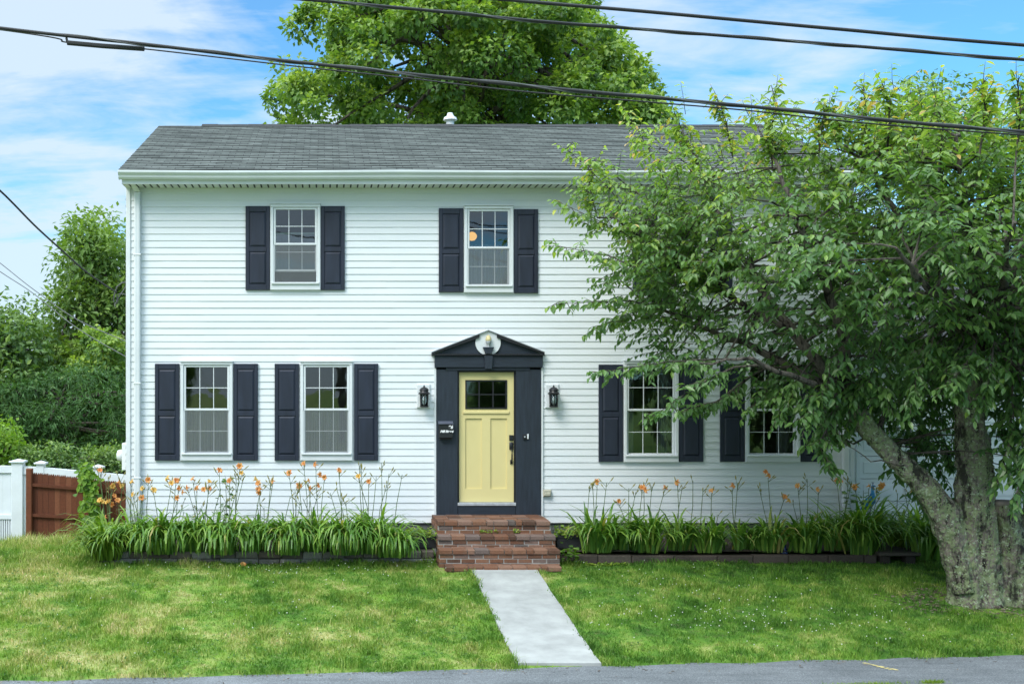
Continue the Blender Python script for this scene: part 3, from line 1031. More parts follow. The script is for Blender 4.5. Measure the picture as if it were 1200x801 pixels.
mb.prism_y([(cx_ - .048, zb_ + .001), (cx_ + .048, zb_ + .001), (cx_ + .075, hz(408.3)), (cx_ - .075, hz(408.3))], WY - .15, WY - .088)
mb.box(cx_ - .082, cx_ + .082, WY - .155, WY - .088, hz(408.2), hz(406.8))
mb.prism_y([(cx_ - .05, hz(432)), (cx_ + .05, hz(432)), (cx_ + .066, zb_ - .03), (cx_ - .066, zb_ - .03)], WY - .13, WY - .086)
mb.build('keystone', M['surround'], ped)
mb = MB()                                          # white J-channel beside the surround
mb.box(hx(508.6), hx(510.8), WY - .04, WY + .02, hz(605), hz(431)); mb.build('edge_trim', M['white'], sur); mb = MB(); mb.box(hx(633.7), hx(635.9), WY - .04, WY + .02, hz(605), hz(431))
mb.build('edge_trim', M['white'], sur)
mb = MB()
mb = MB()
mb.box(hx(536.2), hx(538), WY - .0, WY + .12, hz(590), hz(434)); mb.box(hx(602.4), hx(603.8), WY - .0, WY + .12, hz(590), hz(434))
mb.box(hx(536.2), hx(603.8), WY - .03, WY + .12, hz(436), hz(433.8))
mb.build('jamb', M['jamb'], sur)
mb = MB(); mb.box(hx(536), hx(604), WY - .06, WY + .12, hz(591.8), hz(588.3), ch=.005); mb.build('threshold', M['finial_grey'], sur)
# door leaf
dx0, dx1, dz0, dz1 = hx(537.8), hx(602.5), hz(588), hz(436)
yl = WY + .03
gx0, gx1, gz0, gz1 = hx(545.5), hx(594.5), hz(479), hz(445)
pz1, pz0 = hz(490), hz(572.5)
pA = (hx(545), hx(565)); pB = (hx(575), hx(595))
mb = MB()
mb.box(dx0, gx0, yl, yl + .045, dz0, dz1)
mb.box(gx1, dx1, yl, yl + .045, dz0, dz1)
mb.box(gx0, gx1, yl, yl + .045, gz1, dz1); mb.box(gx0, gx1, yl, yl + .045, pz1, gz0); mb.box(gx0, gx1, yl, yl + .045, dz0, pz0)
mb.box(pA[1], pB[0], yl, yl + .045, pz0, pz1)
for a, c in (pA, pB):
    a = max(a, gx0); c = min(c, gx1)
    mb.box(a, c, yl + .022, yl + .04, pz0, pz1)
mb.box(hx(543), hx(597), yl - .02, yl - .001, hz(484.5), hz(481.5), ch=.004)
door = mb.build('door', M['yellow'], house)
mb = MB()
e = .022
mb.box(gx0, gx0 + e, yl - .012, yl + .03, gz0, gz1); mb.box(gx1 - e, gx1, yl - .012, yl + .03, gz0, gz1)
mb.box(gx0 + e, gx1 - e, yl - .012, yl + .03, gz0, gz0 + e); mb.box(gx0 + e, gx1 - e, yl - .012, yl + .03, gz1 - e, gz1)
for q in (1 / 3, 2 / 3):
    xx = gx0 + (gx1 - gx0) * q; mb.box(xx - .009, xx + .009, yl - .008, yl + .025, gz0 + e, gz1 - e)
zz = (gz0 + gz1) / 2; mb.box(gx0 + e, gx1 - e, yl - .0085, yl + .0255, zz - .009, zz + .009)
mb.build('window_grille', M['jamb'], door)
mb = MB(); mb.quad((gx0 + .01, yl + .027, gz0 + .01), (gx1 - .01, yl + .027, gz0 + .01), (gx1 - .01, yl + .027, gz1 - .01), (gx0 + .01, yl + .027, gz1 - .01)); mb.build('pane', M['glass'], door)
mb = MB()
hxx = hx(599.6)
mb.box(hxx - .035, hxx + .03, yl - .03, yl - .001, hz(516), hz(509.5), ch=.008)
mb.build('lock', M['black'], door)
mb = MB()
mb.box(hxx - .033, hxx + .028, yl - .025, yl - .001, hz(526.5), hz(518), ch=.008)
mb.box(hxx - .02, hxx + .016, yl - .025, yl - .001, hz(543.5), hz(538.5), ch=.006)
mb.tube([(hxx, yl - .02, hz(525)), (hxx, yl - .06, hz(527)), (hxx, yl - .065, hz(532)), (hxx, yl - .06, hz(538)), (hxx, yl - .02, hz(541))], .012, 8)
mb.build('handle', M['black'], door, True)

# wall lanterns
def lantern(px, py, label):
    x, z = hx(px), hz(py)
    L = thing('wall_lantern', label, 'wall lantern', (x, WY, z), 'lanterns beside the front door')
    mb = MB(); mb.box(x - .105, x + .105, WY - .045, WY - .012, z - .17, z + .2, ch=.012); mb.build('mounting_block', M['white'], L)
    y = WY - .15
    mb = MB()
    mb.box(x - .03, x + .03, WY - .062, WY - .0455, z - .06, z + .06, ch=.008)
    mb.tube([(x, WY - .06, z + .03), (x, WY - .10, z + .055), (x, y, z + .05)], .011, 6)
    mb.build('bracket', M['black'], L)
    mb = MB()
    mb.lathe([(.088, .045), (.09, .06), (.072, .075), (.066, .09), (.066, .10), (.074, .104), (.07, .12), (.045, .145), (.02, .155), (.009, .165), (.011, .18), (.0, .19)], (x, y, z), 16)
    mb.build('cap', M['black'], L, False)
    mb = MB()
    mb.lathe([(.0, -.160), (.05, -.158), (.066, -.15), (.068, -.13), (.06, -.128)], (x, y, z), 16)
    for k in range(6):
        w = 2 * math.pi * (k + .5) / 6
        mb.tube([(x + .06 * math.cos(w), y + .06 * math.sin(w), z - .13), (x + .068 * math.cos(w), y + .068 * math.sin(w), z + .045)], .0065, 5)
    mb.build('cage', M['black'], L)
    mb = MB(); mb.lathe([(.052, -.128), (.058, -.03), (.058, .044)], (x, y, z), 14); mb.build('glass_shade', M['lamp_glass'], L, True)
    mb = MB(); mb.lathe([(.012, -.128), (.012, -.08), (.024, -.05), (.027, -.02), (.015, .005), (.0, .012)], (x, y, z), 10); mb.build('bulb', M['plastic_white'], L, True)


lantern(496, 465, 'black wall lantern on the siding above the mailbox side of the door')
lantern(646.5, 465, 'black wall lantern on the siding on the doorbell side of the door')

# mailbox with its number and street name
x0, x1, z1, z0 = hx(513), hx(530), hz(493), hz(514)
mbx = thing('mailbox', 'small black wall mailbox with white number on the dark door surround', 'mailbox', (hx(521), WY - .05, z0))
mb = MB(); mb.box(x0 + .008, x1 - .008, WY - .145, WY - .051, z0 + .02, z1 - .046, ch=.008); mb.box(x0 + .02, x1 - .02, WY - .13, WY - .051, z0, z0 + .0195, ch=.008)
mb.build('body', M['black'], mbx)
mb = MB()
n_ = mb.v((x0, WY - .160, z1 - .036), (x1, WY - .160, z1 - .036), (x1, WY - .051, z1), (x0, WY - .051, z1), (x0, WY - .160, z1 - .044), (x1, WY - .160, z1 - .044), (x1, WY - .051, z1 - .038), (x0, WY - .051, z1 - .038))
for f in ((0, 1, 2, 3), (4, 5, 1, 0), (5, 6, 2, 1), (7, 4, 0, 3), (6, 7, 3, 2), (7, 6, 5, 4)):
    mb.face([n_ + i for i in f])
mb.build('lid', M['box_top'], mbx)


def lettering(text, x, z, y, size, parent, name='lettering', shear=.25, bold=.006):
    cu = bpy.data.curves.new(name, 'FONT')
    cu.body = text; cu.size = size; cu.shear = shear; cu.extrude = .0012; cu.align_x = 'RIGHT'; cu.offset = bold * .16
    tmp = bpy.data.objects.new('lettering_source', cu)
    COL.objects.link(tmp)
    dg = bpy.context.evaluated_depsgraph_get()
    me = bpy.data.meshes.new_from_object(tmp.evaluated_get(dg))
    bpy.data.objects.remove(tmp)
    me.materials.clear(); me.materials.append(M['lettering'])
    o = link(name, me, parent)
    o.location = Vector((x, y, z)) - origin_of(parent)
    o.rotation_euler = (math.pi / 2, 0, 0)
    return o


lettering('96', hx(529.2), hz(501.4), WY - .147, .070, mbx, 'house_number', .3, .02)
lettering('Mill Street', hx(529.6), hz(505.8), WY - .147, .047, mbx, 'street_name', .35, .02)

db = thing('doorbell', 'small doorbell camera box with white strip on the door surround', 'doorbell', (hx(616), WY - .05, hz(511)))
mb = MB(); mb.box(hx(612.2), hx(616.4), WY - .08, WY - .0525, hz(514.3), hz(508.5), ch=.005); mb.build('body', M['black'], db)
mb = MB(); mb.lathe([(.0, -.011), (.012, -.008), (.014, 0), (.012, .008), (0., .011)], (hx(614), WY - .083, hz(511.3)), 10); mb.build('button', M['finial_grey'], db)
mb = MB(); mb.box(hx(616.9), hx(618.6), WY - .075, WY - .0525, hz(513.8), hz(508), ch=.004); mb.build('strip', M['plastic_white'], db)

oc = thing('outlet_cover', 'beige weatherproof outlet cover on the siding right of the door surround', 'outlet cover', (hx(640), WY - .02, hz(577)))
mb = MB(); mb.box(hx(635.5), hx(645), WY - .075, WY - .0165, hz(581), hz(573), ch=.012); mb.build('body', M['beige'], oc)
mb = MB(); mb.box(hx(636.5), hx(644), WY - .088, WY - .0755, hz(580), hz(576.5), ch=.006); mb.build('flap', M['beige'], oc)

um = thing('utility_meter', 'white round electric meter on the left side wall of the house', 'electric meter', (HL - .02, 17.35, hz(535)))
mb = MB(); mb.box(HL - .11, HL - .013, 17.22, 17.5, hz(552), hz(520), ch=.01); mb.build('box', M['plastic_white'], um)
mb = MB()
zc = hz(535); pts_ = [(HL - .111, 17.36, zc), (HL - .16, 17.36, zc), (HL - .2, 17.36, zc), (HL - .215, 17.36, zc)]
mb.tube(pts_, [.09, .09, .08, .04], 14); mb.build('dial_cover', M['plastic_white'], um, True)

# ------------------------------------------------------------------ garage wing
gar = thing('garage', 'white attached garage wing set back behind the cherry tree trunk', 'garage', (10.4, 17.7, .3))
GY = 17.6
def gzz(py): return CZ + (HY - py) * GY / F
def gxx(px): return (px - CX) * GY / F
gL, gR = HR + .01, gxx(1330)
gT = gzz(400)
d0, d1 = gxx(1007), gxx(1196)
mb = MB()
for k in range(30):
    z0 = gzz(618) + k * .1; z1 = min(z0 + .1, gT)
    if z0 >= gT: break
    for a, c in ((gL, d0 - .06), (d1 + .06, gR)) if z0 < gzz(505) else ((gL, gR),):
        mb.quad((a, GY - .016, z0), (c, GY - .016, z0), (c, GY - .003, z1), (a, GY - .003, z1))
        mb.quad((a, GY, z0), (c, GY, z0), (c, GY - .016, z0), (a, GY - .016, z0))
mb.box(gL, d0 - .065, GY, 23.5, .0, gT); mb.box(d1 + .065, gR, GY, 23.5, .0, gT); mb.box(d0 - .065, d1 + .065, GY + .12, 23.5, .0, gT); mb.box(d0 - .064, d1 + .064, GY + .0, GY + .119, gzz(505) + .02, gT)
mb.build('wall', M['siding'], gar)
mb = MB()
hh = (gzz(508) - gzz(614)) / 4
for k in range(4):
    z0 = gzz(614) + k * hh
    mb.box(d0, d1, GY + .05, GY + .1, z0 + .004, z0 + hh - .004, ch=.006)
    pw = (d1 - d0) / 4
    for j in range(4):
        mb.box(d0 + j * pw + .09, d0 + (j + 1) * pw - .09, GY + .042, GY + .0495, z0 + .09, z0 + hh - .09, ch=.006)
mb.build('garage_door', M['garage_door'], gar)
mb = MB()
mb.box(d0 - .06, d0 - .001, GY - .03, GY + .1, gzz(614), gzz(505)); mb.box(d1 + .001, d1 + .06, GY - .03, GY + .1, gzz(614), gzz(505)); mb.box(d0 - .06, d1 + .06, GY - .032, GY + .1, gzz(505) + .001, gzz(505) + .08)
mb.build('door_frame', M['white'], gar)
mb = MB()
mb.prism_x([(GY - .35, gT - .05), (GY - .35, gT + .06), (20.6, gT + 1.2), (23.9, gT + .06), (23.9, gT - .05)], HR + .05, gR + .25)
mb.build('roof', M['ridge'], gar)
mb = MB(); mb.box(gL, gR, GY - .0, GY + .3, -.2, gzz(619)); mb.build('foundation', M['block'], gar)

# ------------------------------------------------------------------ brick steps
st = thing('brick_steps', 'old red brick steps of four levels leading to the yellow door', 'steps', (2.49, 15.7, .05))
levels = [(1.665, 3.345, 16.10, WY - .01, .645), (1.635, 3.345, 15.79, 16.10, .475), (1.62, 3.345, 15.49, 15.79, .318), (1.69, 3.30, 15.20, 15.49, .125)]
bottoms = [.26, .26, .1, .0]
for li, (x0, x1, y0, y1, zt) in enumerate(levels):
    mb = MB()
    zlow = -.05
    mb.box(x0 + .012, x1 - .012, y0 + .008, y1 + (.01 if li else 0), zlow, zt - .012, 1, .5)
    # nosing: rowlock bricks, headers showing
    x = x0
    while x < x1 - .03:
        w = min(U(.098, .108) * (2 if random.random() < .55 else 1), x1 - x)
        o_ = U(-.006, .006)
        mb.box(x + .005, x + w - .005, y0 - .02 + o_, min(y0 + .2, y1 - .002), zt - .062 + U(-.002, .002), zt + U(-.004, .003), 0, random.random(), ch=.006)
        x += w
    x = x0                                         # rest of the tread
    if y1 - y0 > .25:
        ya = y0 + .205
        while ya < y1 - .05:
            x = x0; yb = min(ya + .1, y1)
            while x < x1 - .03:
                w = min(.205, x1 - x)
                mb.box(x + .005, x + w - .005, ya + .004, yb - .004, zt - .06, zt - U(.001, .006), 0, random.random())
                x += w
            ya += .1
    z = zt - .066; row = 0
    nxt = levels[li + 1][4] if li < 3 else .0
    while z > nxt - .02:
        x = x0 - (.1 if row % 2 else 0) + U(-.02, .02)
        while x < x1:
            w = .205 + U(-.006, .006)
            a, c = max(x, x0), min(x + w, x1)
            if c - a > .03:
                o_ = U(-.004, .006)
                mb.box(a + .006, c - .006, y0 + o_, y0 + .09, z - .058, z - .002, 0, random.random(), ch=.006)
            x += w
        # side faces
        for xs_s in (x0, x1):
            yy_ = y0 + .1
            while yy_ < y1 - .05:
                wy = min(.2, y1 - yy_)
                if xs_s == x0: mb.box(x0 - .004, x0 + .05, yy_ + .005, yy_ + wy - .005, z - .058, z - .002, 0, random.random())
                else: mb.box(x1 - .05, x1 + .004, yy_ + .005, yy_ + wy - .005, z - .058, z - .002, 0, random.random())
                yy_ += .2
        z -= .064; row += 1
    mb.build('step', [M['brick'], M['mortar']], st)


# ------------------------------------------------------------------ bed edging and planters
def edging(name, label, cat, x0, x1, y, courses, mat, bw=.28, hh=.09, dep=.12, zbase=None):
    t = MB()
    zb0 = float(gz((x0 + x1) / 2, y)) - .03 if zbase is None else zbase
    for c in range(courses):
        x = x0 - (bw / 2 if c % 2 else 0)
        while x < x1:
            w = bw * U(.85, 1.15)
            a, d = max(x, x0), min(x + w, x1)
            if d - a > .05:
                o_ = U(-.012, .012)
                zj = U(-.006, .006)
                t.box(a + .004, d - .004, y + o_, y + dep + o_, zb0 + c * hh + .003 + zj, zb0 + (c + 1) * hh - .002 + zj, 0, max(0, min(1, U(0, .75) if c else U(.45, 1))), ch=.012)
            x += w
    o = t.build(name, mat, None, loc=((x0 + x1) / 2, y, zb0))
    return tag(o, label, cat)


edging('bed_edging', 'two courses of grey stone edging along the flower bed left of the steps', 'bed edging', -3.33, 1.58, 15.74, 2, M['stone'], .30, .105)
edging('bed_edging', 'low dark weathered edging along the flower bed right of the steps', 'bed edging', 3.37, 7.95, 15.74, 1, M['timber'], .55, .13)
t = thing('timber_edging', 'short dark wooden plank on blocks at the far right end of the bed', 'plank', (8.25, 15.75, .1))
mb = MB(); mb.box(7.96, 8.56, 15.68, 15.86, .20, .245, 0, .9, ch=.008); mb.build('plank', M['timber'], t)
mb = MB(); mb.box(8.0, 8.14, 15.72, 15.85, .03, .198, 0, .3, ch=.01); mb.build('block', M['timber'], t)
mb = MB(); mb.box(8.36, 8.5, 15.72, 15.85, .03, .198, 0, .2, ch=.01); mb.build('block', M['timber'], t)


def small_leaf_patch(n, x0, x1, y0, y1, z0, zr, size):
    pos = np.stack([rng.uniform(x0, x1, n), rng.uniform(y0, y1, n), z0 + rng.uniform(0, 1, n) ** 1.3 * zr], 1)
    d = np.stack([rng.normal(0, 1, n), rng.normal(0, 1, n) - .3, rng.normal(.25, .5, n)], 1)
    nr = np.stack([rng.normal(0, .4, n), rng.normal(-.25, .4, n), np.ones(n)], 1)
    L = size * rng.uniform(.6, 1.2, n)
    return pos, d, nr, L, L * .75, rng.uniform(.1, .5, n), rng.uniform(0, 1, n)


def planter(pa, pc, pt, pb, Y, label):
    x0, _, z1 = P(pa, pt, Y); x1, _, z0 = P(pc, pb, Y)
    L = thing('planter', label, 'planter', ((x0 + x1) / 2, Y, z0))
    mb = MB()
    mb.box(x0, x1, Y, Y + .02, z0, z1, ch=.004); mb.box(x0, x1, Y + .26, Y + .28, z0, z1); mb.box(x0, x0 + .02, Y + .021, Y + .259, z0, z1); mb.box(x1 - .02, x1, Y + .021, Y + .259, z0, z1)
    mb.box(x0 + .02, x1 - .02, Y + .02, Y + .26, z0, z0 + .03)
    mb.box(x0 - .012, x1 + .012, Y - .014, Y - .001, z1 - .03, z1 + .004)
    mb.build('box', M['planter'], L)
    mb = MB(); mb.box(x0 + .022, x1 - .022, Y + .022, Y + .258, z1 - .06, z1 - .015); mb.build('soil', M['soil'], L)
    a = small_leaf_patch(260, x0 - .04, x1 + .02, Y - .05, Y + .28, z1 - .03, .13, .055)
    leaves('foliage', L, M['cover'], *a)


planter(480, 511, 628, 642, 15.98, 'black planter box of yellow-green ground cover left of the brick steps')
planter(653, 687, 627, 642, 15.98, 'black planter box of yellow-green ground cover right of the brick steps')

# ------------------------------------------------------------------ fences
wf = thing('white_fence', 'white vinyl fence with capped posts behind the brown fence', 'fence', (-5.6, 20, -.2))
FY = 20.0
def fx(px): return (px - CX) * FY / F
def fz(py): return CZ + (HY - py) * FY / F
def wpost(pa, pc, ptop, zb):
    mb = MB(); x0, x1, zt = fx(pa), fx(pc), fz(ptop)
    y0 = FY - (x1 - x0) / 2
    mb.box(x0, x1, y0, y0 + (x1 - x0), zb, zt - .045, ch=.006)
    p_ = mb.build('post', M['fence_white'], wf)
    mb = MB(); e = .035; cxp = (x0 + x1) / 2; hwp = (x1 - x0) / 2
    mb.box(x0 - e, x1 + e, y0 - e, y0 + (x1 - x0) + e, zt - .0445, zt - .015, ch=.006)
    n_ = mb.v((x0 - e * .7, y0 - e * .7, zt - .0145), (x1 + e * .7, y0 - e * .7, zt - .0145), (x1 + e * .7, y0 + 2 * hwp + e * .7, zt - .0145), (x0 - e * .7, y0 + 2 * hwp + e * .7, zt - .0145), (cxp, y0 + hwp, zt + .02))
    for f in ((0, 1, 4), (1, 2, 4), (2, 3, 4), (3, 0, 4)): mb.face([n_ + i for i in f])
    mb.build('cap', M['fence_white'], p_)
wpost(15, 28, 538.5, -.45); wpost(43.5, 52.5, 540.5, -.4); wpost(110, 119.5, 545, -.35)
mb = MB()
def slab(pa, pc, ta, tc, ba, bc, y0, y1):
    xa, xc = fx(pa), fx(pc)
    n_ = mb.v((xa, y0, fz(ba)), (xc, y0, fz(bc)), (xc, y1, fz(bc)), (xa, y1, fz(ba)), (xa, y0, fz(ta)), (xc, y0, fz(tc)), (xc, y1, fz(tc)), (xa, y1, fz(ta)))
    for f in ((0, 3, 2, 1), (4, 5, 6, 7), (0, 1, 5, 4), (1, 2, 6, 5), (2, 3, 7, 6), (3, 0, 4, 7)): mb.face([n_ + i for i in f])
slab(28.2, 43.3, 546, 547, 555, 556, FY - .06, FY + .06); slab(52.7, 109.8, 547.5, 552.5, 556.5, 561.5, FY - .06, FY + .06); slab(119.7, 165, 553.5, 557.5, 562.5, 566.5, FY - .06, FY + .06)
slab(28.2, 110, 556, 562, 640, 640, FY - .03, FY + .03); slab(119.7, 165, 563, 567, 640, 640, FY - .03, FY + .03)
mb.build('panel', M['fence_white'], wf)
mb = MB()
slab(-60, 14.8, 545, 545.5, 553, 553.5, FY - .06, FY + .06); slab(-60, 14.8, 602, 602.5, 607, 607.5, FY - .06, FY + .06); slab(-60, 14.8, 632, 632.5, 638, 638.5, FY - .06, FY + .06)
slab(-60, 14.8, 554, 554.5, 602, 602.5, FY - .025, FY + .025)
for p_ in np.arange(-60, 13, 2.6):
    slab(p_, p_ + 1.7, 607.5, 607.5, 632, 632, FY - .04, FY + .02)
for p_ in np.arange(-60, 13, 9.):
    slab(p_, p_ + .5, 554.5, 554.5, 602, 602, FY - .0275, FY - .0255)
slab(-60, 14.8, 607.5, 608, 632, 632.5, FY + .03, FY + .04)
mb.build('gate_panel', M['fence_white'], wf)

bf = thing('brown_fence', 'reddish brown stained wooden stockade fence beside the left house corner', 'fence', (-4.3, 18.6, 0))
BY = 18.6
def bx(px): return (px - CX) * BY / F
def bz(py): return CZ + (HY - py) * BY / F
mb = MB()
p_ = 37.5
while p_ < 156:
    w = U(5.3, 7.2)
    t = (p_ - 32) / 115
    top = 553.5 + 12.5 * t + U(-.6, .6)
    rv = random.random()
    mb.box(bx(p_) + .002, bx(p_ + w) - .002, BY, BY + .02, -.1, bz(top + 1.2), 0, rv)
    x0, x1 = bx(p_) + .002, bx(p_ + w) - .002
    nt_ = 3                                        # pointed picket heads
    for q in range(nt_):
        a = x0 + (x1 - x0) * q / nt_; c = x0 + (x1 - x0) * (q + 1) / nt_
        mb.prism_y([(a + .002, bz(top + 1.2)), (c - .002, bz(top + 1.2)), ((a + c) / 2 + .006, bz(top - .6)), ((a + c) / 2 - .006, bz(top - .6))], BY, BY + .02)
    p_ += w
mb.build('board', M['fence_brown'], bf)
for ya, yc in ((565.5, 575.5), (601, 608)):
    mb = MB()
    n_ = mb.v((bx(37), BY - .05, bz(ya + 3.5)), (bx(156), BY - .05, bz(yc + 3.5)), (bx(156), BY - .001, bz(yc + 3.5)), (bx(37), BY - .001, bz(ya + 3.5)), (bx(37), BY - .05, bz(ya)), (bx(156), BY - .05, bz(yc)), (bx(156), BY - .001, bz(yc)), (bx(37), BY - .001, bz(ya)))
    for f in ((0, 3, 2, 1), (4, 5, 6, 7), (0, 1, 5, 4), (1, 2, 6, 5), (2, 3, 7, 6), (3, 0, 4, 7)): mb.face([n_ + i for i in f], 0, .25)
    mb.build('rail', M['fence_brown'], bf)
mb = MB(); mb.box(bx(31.5), bx(38.5), BY - .075, BY + .03, -.2, bz(548.5), 0, .6, ch=.012); mb.build('post', M['fence_brown'], bf)


# ------------------------------------------------------------------ plants
def strap_blades(base, n, hmin, hmax, spread, rn, wid=.02, front=0.):
    """Arching strap leaves as arrays."""
    V, Q, R = [], [], []
    seg = 6
    for i in range(n):
        az = U(0, 2 * math.pi)
        if front and random.random() < front: az = -math.pi / 2 + random.gauss(0, .7)
        L = U(hmin, hmax); r0 = U(0, .16)
        dx, dy = math.cos(az), math.sin(az)
        p = np.array([base[0] + r0 * dx + U(-.05, .05) + random.gauss(0, .07), base[1] + r0 * dy * .8 + U(-.04, .04), base[2] - .02])
        el = math.radians(U(64, 88)); bend = U(.7, 1.7) * spread
        s = np.array([-dy, dx, 0]) * wid * U(.7, 1.25)
        tw = U(-.5, .5)
        st0 = len(V); step = L / seg
        for k in range(seg + 1):
            t = k / seg
            wdt = (1 - t ** 2.6) * (.75 + .5 * min(1, t * 3)) * .6
            ss = s * math.cos(tw * t) + np.array([0, 0, wid]) * math.sin(tw * t) * .6
            V.append(p + ss * wdt); V.append(p - ss * wdt)
            e_ = el - bend * (t ** 1.5) * 1.75
            p = p + step * np.array([dx * math.cos(e_), dy * math.cos(e_), math.sin(e_)])
        r = random.random()
        r = r * .88 if random.random() < .93 else U(.93, 1)
        for k in range(seg):
            Q.append((st0 + 2 * k, st0 + 2 * k + 1, st0 + 2 * k + 3, st0 + 2 * k + 2)); R.append(r)
    return V, Q, R


def flower(center, parent, kind, fwd):
    """Six recurved petals on a short throat."""
    mb = MB()
    c = np.array(center); fwd = unit(np.array(fwd, float))
    a = unit(np.cross(fwd, (0.1, .2, 1.))); b = np.cross(fwd, a)
    sz = U(.038, .050)
    for k in range(6):
        w = 2 * math.pi * k / 6 + U(-.15, .15)
        rad = math.cos(w) * a + math.sin(w) * b
        tan = -math.sin(w) * a + math.cos(w) * b
        wd = sz * (.30 if k % 2 else .42)
        pr = [(.08, -.35, .35), (.42, .28, .9), (.8, .45, .95), (1.15, .12, .05)]
        st0 = len(mb.V)
        for rr, ff, ww in pr:
            p = c + rad * sz * rr + fwd * sz * ff
            mb.V.append(tuple(p + tan * wd * ww)); mb.V.append(tuple(p - tan * wd * ww))
        r = U(.1, .9)
        for q in range(3):
            mb.face((st0 + 2 * q, st0 + 2 * q + 1, st0 + 2 * q + 3, st0 + 2 * q + 2), 0, r + (.1 if q == 0 else 0))
    mb.tube([c - fwd * sz * 1.0, c - fwd * sz * .3], [.004, .009], 5, 0, r=.9)
    return mb.build('flower', M['petal_pale'] if kind == 'p' else M['petal'], parent)


def lily(px, Y, zb, n, hmin, hmax, label, heads=(), spread=1., mat='lily', front=.3, wid=.021, group='daylily plants along the house front', sway=.0):
    n = int(n * 1.6); hmin *= 1.28; hmax *= 1.36; wid *= 1.5; spread *= (1.32 if px < 480 else 1.08); front += .18; Y -= (.37 if px < 480 and Y < 16.5 else .15)
    x = (px - CX) * Y / F
    L = thing('daylily', label, 'flower plant', (x, Y, zb), group)
    V, Q, R = strap_blades((x, Y, zb), n, hmin, hmax, spread, None, wid, front)
    npmesh('foliage', V, Q, None, [M[mat]], L, R)
    heads = list(heads)
    if heads:
        for _ in range(3 if px < 480 else 1):
            q0 = random.choice(heads)
            heads.append((q0[0] + U(-16, 16), q0[1] + U(-8, 26), 'b'))
    for hd in heads:
        hpx, hpy, k = hd[:3]
        Yf = Y + U(-.12, .22)
        top = P(hpx, hpy, Yf)
        b0 = np.array([x + (top[0] - x) * .35 + U(-.12, .12), Yf + U(-.05, .05), zb])
        mid = b0 * .45 + top * .55 + np.array([U(-.03, .03), 0, .05])
        mb = MB()
        tip = top + np.array([0, .0, -.03])
        mb.tube([b0, b0 * .72 + mid * .28 + np.array([U(-.015, .015), 0, 0]), mid, mid * .4 + tip * .6, tip], [.0075, .0065, .0055, .0048, .004], 5)
        for q in range(random.randint(1, 4)):      # buds on short forks
            fb = mid * .3 + tip * .7 if q > 1 else tip * .85 + mid * .15
            d = unit(np.array([U(-1, 1), U(-.5, .3), U(.5, 1.2)])) * U(.05, .11)
            e = fb + d
            mb.tube([fb, e], [.003, .003], 4)
            mb.tube([e, e + d * .22, e + d * .5, e + d * .75], [.003, .009, .008, .002], 5, 1)
        sk = mb.build('flower_stalk', [M['stem'], M['bud']], L)
        if k in ('o', 'p'):
            flower(top, sk, k, (U(-.9, .9), -U(.2, 1.), U(-.1, .7)))
            for q in range(hd[3] if len(hd) > 3 else 0):
                c2 = top + np.array([U(-.11, .11), U(-.08, .05), U(-.09, .07)])
                flower(c2, sk, random.choice('oop'), (U(-1, 1), -U(.2, .9), U(-.1, .6)))
    return L


G = 'daylily plants along the house front'
# left bed
lily(124, 16.12, .16, 105, .45, .68, 'pale green daylily clump spilling over the left end of the stone edging', [], .85, 'lily_light', .1)
lily(158, 16.25, .24, 70, .5, .75, 'daylily clump right beside the white downspout at the left house corner', [(155, 564, 'p'), (156, 579, 'p'), (166, 583, 'o'), (174, 562, 'o'), (167, 572, 'p')], 1.1)
lily(190, 16.15, .24, 72, .52, .8, 'daylily clump with dense yellow-orange blooms below the first left shutter', [(180, 574, 'p'), (201, 566, 'p', 1), (206, 563, 'o', 1), (209, 572, 'o', 1), (208, 583, 'o')], 1.1, front=.45)
lily(226, 16.25, .24, 68, .5, .78, 'daylily clump with blooms below the leftmost ground floor window', [(220, 571, 'o'), (226, 561, 'o'), (231, 572, 'o', 1), (245, 564, 'p'), (245, 572, 'o')], 1.1)
lily(262, 16.15, .24, 72, .5, .8, 'daylily clump under the shutter between the two left windows, blooms near the sill', [(257, 551, 'o'), (269, 563, 'o'), (281, 546, 'o'), (283, 554, 'p')], 1.1, front=.45)
lily(300, 16.25, .24, 70, .5, .78, 'daylily clump with one big orange cluster between the two left windows', [(303, 566, 'o', 1), (305, 572, 'o', 2), (320, 563, 'o')], 1.1)
lily(336, 16.12, .24, 72, .52, .8, 'daylily clump below the inner shutter of the second window, two stalks in bloom', [(339, 554, 'o'), (349, 569, 'o', 1)], 1.1, front=.45)
lily(370, 16.25, .24, 70, .52, .8, 'daylily clump with tall bright orange blooms below the second window', [(356, 543, 'o'), (361, 563, 'o'), (364, 572, 'o', 1), (370, 544, 'o'), (380, 559, 'o', 1)], 1.1)
lily(405, 16.12, .24, 76, .52, .82, 'daylily clump under the shutter left of the mailbox, with a leaning bud stalk', [(397, 551, 'o'), (405, 585, 'b')], 1.1, front=.45)
lily(438, 16.22, .24, 84, .55, .85, 'daylily clump with tall pale buds nearest the left side of the steps', [(420, 558, 'p'), (423, 549, 'b'), (432, 564, 'o'), (447, 540, 'b'), (456, 552, 'b'), (441, 556, 'b')], 1.0)
lily(462, 16.0, .22, 46, .45, .68, 'small daylily clump without blooms beside the left planter box', [], 1.1, front=.4)
# by the brown fence
lily(126, 16.9, .18, 46, .5, .75, 'daylily with a thick bunch of yellow-orange blooms in front of the brown fence',
     [(117, 551, 'o'), (132, 569, 'p', 1), (143, 569, 'p', 1), (117, 586, 'p', 1), (126, 588, 'p', 2), (138, 586, 'o', 1), (124, 606, 'o'), (130, 575, 'b')], 1., 'lily_light')
